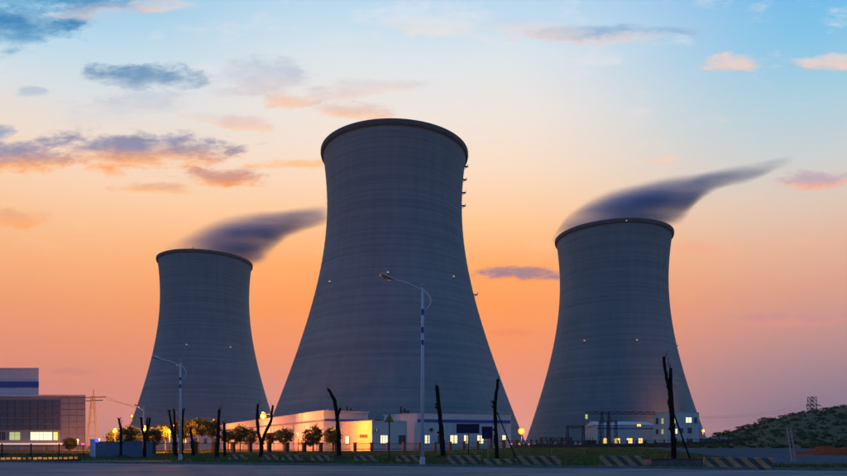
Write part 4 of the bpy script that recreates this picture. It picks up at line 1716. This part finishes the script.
def leaf_crown(seed, n_clump, per, leaf, ell=(1, 1, .85)):
    r = np.random.default_rng(seed)
    cen = []
    while len(cen) < n_clump:
        p = r.uniform(-1, 1, 3)
        q = np.linalg.norm(p)
        if .25 < q < 1:
            cen.append(p * (.75 + .35 * r.random()))
    cen = np.array(cen) * np.array(ell)
    vs, fs = [], []
    for c in cen:
        s = r.uniform(.16, .34)
        m = int(per * r.uniform(.6, 1.4))
        pts = c + r.normal(0, 1, (m, 3)) * s * np.array((1, 1, .7)) * .6
        for p in pts:
            a, b2 = r.normal(0, 1, 3), r.normal(0, 1, 3)
            a /= np.linalg.norm(a)
            b2 -= a * np.dot(a, b2)
            b2 /= np.linalg.norm(b2)
            l = leaf * r.uniform(.6, 1.4)
            i = len(vs)
            vs += [tuple(p - a * l), tuple(p + b2 * l * .55), tuple(p + a * l), tuple(p - b2 * l * .55)]
            fs.append((i, i + 1, i + 2, i + 3))
    return vs, fs, cen


CROWNS = {}


def crown_mesh(kind, mtl, seed, n_clump, per, leaf, ell=(1, 1, .85)):
    if kind not in CROWNS:
        vs, fs, cen = leaf_crown(seed, n_clump, per, leaf, ell)
        tr = MB()
        zb0 = -ell[2] * 1.05
        r = random.Random(seed)
        for c in cen[: 9]:
            mid = (c[0] * .35, c[1] * .35, zb0 * .45 + c[2] * .2)
            tr.path([(0, 0, zb0), mid, tuple(c * .92)], [.05, .035, .012], 5)
        CROWNS[kind] = (MB().add(vs, fs).mesh('crown', mtl), tr.mesh('limb', M_BARK2))
    return CROWNS[kind]


def leafy(label, X, Y, top, rx, kind, group, name='leafy_tree', flat=1.0, rz=0.):
    g = gzs(X, Y)
    cm_, lm_ = CROWNS[kind]
    H = top - g
    rzz = min(rx * .95 * flat, H * .45)
    zc = top - rzz
    t = thing(name, label, 'tree' if name != 'hill_shrub' else 'shrub', (X, Y, g), group)
    tr = MB().path([(0, 0, -.1), (.04 * rx, 0, (zc - g) * .5), (0, 0, zc - g - rzz * .4)], [.07 * rx + .04, .05 * rx + .03, .035 * rx + .02], 7)
    link('trunk', tr.mesh('trunk', M_BARK2), t, (0, 0, 0))
    link('crown', cm_, t, (0, 0, zc - g), rz, (rx, rx, rzz / .85))
    link('limb', lm_, t, (0, 0, zc - g), rz, (rx, rx, rzz / .85))


for k in range(4):
    crown_mesh('street%d' % k, M_LEAF, 40 + k, 60, 44, .085)
for k in range(4):
    crown_mesh('hill%d' % k, M_LEAF2, 60 + k, 40, 24, .10, (1, 1, .8))
LT = [
    (113, 433, 112, 6, 'small leafy tree holding a dim orange lamp left of the lone trunk'),
    (130, 427, 106, 9.5, 'round leafy tree above the hoarding, between two pruned trunks'),
    (154, 428, 108, 8.5, 'orange-lit leafy tree behind the right end of the hoarding'),
    (165, 424.5, 118, 7, 'leafy tree just left of the lamp post before the left tower'),
    (184, 420, 122, 8.5, 'leafy tree directly behind the lamp post before the left tower'),
    (198.5, 419, 120, 8, 'tall round leafy tree right of the lamp post before the left tower'),
    (212, 420, 126, 8, 'leafy tree with a small lamp in its top behind the straight trunk'),
    (228, 430, 124, 6, 'low leafy tree behind the short trunk near the straight one'),
    (240, 427, 128, 7, 'airy leafy tree midway between straight trunk and Y-shaped trunk'),
    (250, 429, 134, 6.5, 'small orange-lit leafy tree close left of the Y-shaped trunk'),
    (271, 432, 138, 5.5, 'small leafy tree close right of the Y-shaped trunk'),
    (284.5, 428, 134, 7.5, 'leafy tree alone against the salmon wall, left of two'),
    (313, 427, 134, 8.5, 'larger leafy tree against the salmon wall by the hall corner'),
    (333, 428, 136, 7.5, 'orange leafy tree half behind the tall bent-tip trunk'),
    (69.5, 438, 120, 5.5, 'small dark tree in front of the turbine house end wall'),
]
for i, (x, y, D, r, lab) in enumerate(LT):
    X, Y, Z = P(x, y, D)
    leafy(lab, X, Y, Z + .2, r * 1.22 / F * D, 'street%d' % (i % 4), 'leafy trees behind the left fence', rz=i * 1.3)

# trees and shrubs on the hill, one by one along the skyline and slope
HS = [
    (717.5, 434, 330, 5, 'dark bush on the skyline right of the office block'),
    (727, 434.5, 330, 4, 'small bush on the skyline near the low end of the hill'),
    (741, 427, 335, 5, 'pointed tree on the low skyline of the hill'),
    (748, 427, 338, 4.5, 'tree next right of the pointed skyline tree'),
    (765, 417, 342, 6.5, 'largest round tree on the hill skyline'),
    (772, 418.5, 344, 5, 'tree touching the right side of the largest skyline tree'),
    (782, 417.5, 345, 4, 'small skyline bush midway up the hill'),
    (790, 416, 346, 4.5, 'skyline bush left of the hill pylon'),
    (802, 413, 348, 4, 'low skyline bush close left of the hill pylon'),
    (814.5, 408.5, 346, 5, 'dark tree at the foot of the hill pylon'),
    (827, 407, 350, 6, 'flat-topped tree right of the hill pylon'),
    (836, 408.5, 350, 5, 'skyline tree second right of the hill pylon'),
    (845, 406, 350, 6, 'skyline tree at the right edge of the picture'),
]
for i, (x, y, D, r, lab) in enumerate(HS):
    X, Y, Z = P(x, y, D)
    leafy(lab, X, Y, max(Z, gzs(X, Y) + 2.2), r / F * D, 'hill%d' % (i % 4), 'trees on the hill skyline', 'hill_tree', rz=i * .9)
rr = random.Random(5)
scr = MB()
cnt = 0
SCRUB = [leaf_crown(300 + k, 7, 12, .34, (1.2, 1.2, .55)) for k in range(9)]
while cnt < 1700:       # scrub of the slope, a mass nobody could count
    X = rr.uniform(70, 330)
    Y = rr.uniform(120, 390)
    if Y < 165 and X < 90:
        continue
    if gzs(X, Y) < .6 or X / Y > .95:
        continue
    cnt += 1
    vs, fs, cen = SCRUB[cnt % 9]
    s = rr.uniform(.4, 1.0) * (1.9 if rr.random() < .12 else 1)
    g = gzs(X, Y)
    scr.add([(X + p[0] * s, Y + p[1] * s, g + (p[2] + .45) * s) for p in vs], fs)
so_ = scr.build('hill_scrub', M_LEAF2)
so_['kind'] = 'stuff'
so_['label'] = 'low dark green scrub covering the right hill slope'
so_['category'] = 'scrub'
# dark hedge line at the hill foot
hd = MB()
for k in range(46):
    X = 78 + k * 2.0
    Y = 118 + 8 * sin(k * .5) + rr.uniform(-4, 4)
    vs, fs, cen = leaf_crown(900 + k, 7, 18, .28, (1, 1, .8))
    s = rr.uniform(1.0, 1.9)
    g = gzs(X, Y)
    hd.add([(X + p[0] * s, Y + p[1] * s, g + (p[2] + .5) * s) for p in vs], fs)
ho = hd.build('hedge', M_LEAF2)
tag(ho, 'dark ragged hedge along the foot of the hill behind the red earth', 'hedge')

# ------------------------------------------------------------------ grass
n = 110000
X = rng.uniform(-75, 75, n * 2)
Y = 40 + (rng.random(n * 2) ** 1.6) * 110
ok = (Y > edge_y(X) + .35) & (np.abs(X) < Y * .75 + 6)
# keep paving, hoarding front and earth bank clear
tpar = (Y - 48) / 112
px0 = 26 + 26 * np.clip(tpar, 0, 1) ** .7
ok &= ~((Y > 48) & (X > px0 - .3) & (X < px0 + 13 + 36 * np.clip(tpar, 0, 1)))
ok &= ~((X < -22) & (Y < 66) & (Y < 64))
X, Y = X[ok][:n], Y[ok][:n]
m = len(X)
Z = gz(X, Y)
h = rng.uniform(.08, .30, m) * (.6 + .8 * (np.sin(X * .7) * np.sin(Y * .5 + X * .2) * .5 + .5))
a = rng.uniform(0, 2 * pi, m)
wv = .03 + .0004 * Y
lx, ly = rng.normal(0, .08, m), rng.normal(0, .08, m)
v = np.zeros((m, 3, 3))
v[:, 0] = np.stack([X - np.cos(a) * wv, Y - np.sin(a) * wv, Z - .02], 1)
v[:, 1] = np.stack([X + np.cos(a) * wv, Y + np.sin(a) * wv, Z - .02], 1)
v[:, 2] = np.stack([X + lx, Y + ly, Z + h], 1)
me = bpy.data.meshes.new('grass')
me.vertices.add(m * 3)
me.vertices.foreach_set('co', v.reshape(-1))
me.loops.add(m * 3)
me.loops.foreach_set('vertex_index', np.arange(m * 3, dtype=np.int32))
me.polygons.add(m)
me.polygons.foreach_set('loop_start', np.arange(0, m * 3, 3, dtype=np.int32))
me.update(calc_edges=True)
me.materials.append(M_GRASS)
go = bpy.data.objects.new('grass', me)
COL.objects.link(go)
go['kind'] = 'stuff'
go['label'] = 'rough dark green grass between the road and the fences'
go['category'] = 'grass'

# ------------------------------------------------------------------ evening haze
hz = MB().box((0, 690, 102), (4600, 2420, 206)).mesh('haze', M_WIRE)
hm_ = bpy.data.materials.new('haze_air')
hm_.use_nodes = True
ht_ = hm_.node_tree
ht_.nodes.clear()
ho_ = ht_.nodes.new('ShaderNodeOutputMaterial')
hv_ = ht_.nodes.new('ShaderNodeVolumePrincipled')
hv_.inputs['Color'].default_value = (.92, .95, 1, 1)
hv_.inputs['Density'].default_value = .00008
ht_.links.new(hv_.outputs[0], ho_.inputs['Volume'])
hz.materials.clear()
hz.materials.append(hm_)
hob = bpy.data.objects.new('haze', hz)
COL.objects.link(hob)
hob['kind'] = 'stuff'

sc.cycles.volume_step_rate = .5
sc.cycles.volume_bounces = 1
sc.cycles.use_denoising = True
sc.cycles.max_bounces = 5
sc.cycles.diffuse_bounces = 2
sc.cycles.glossy_bounces = 2
sc.cycles.transmission_bounces = 2
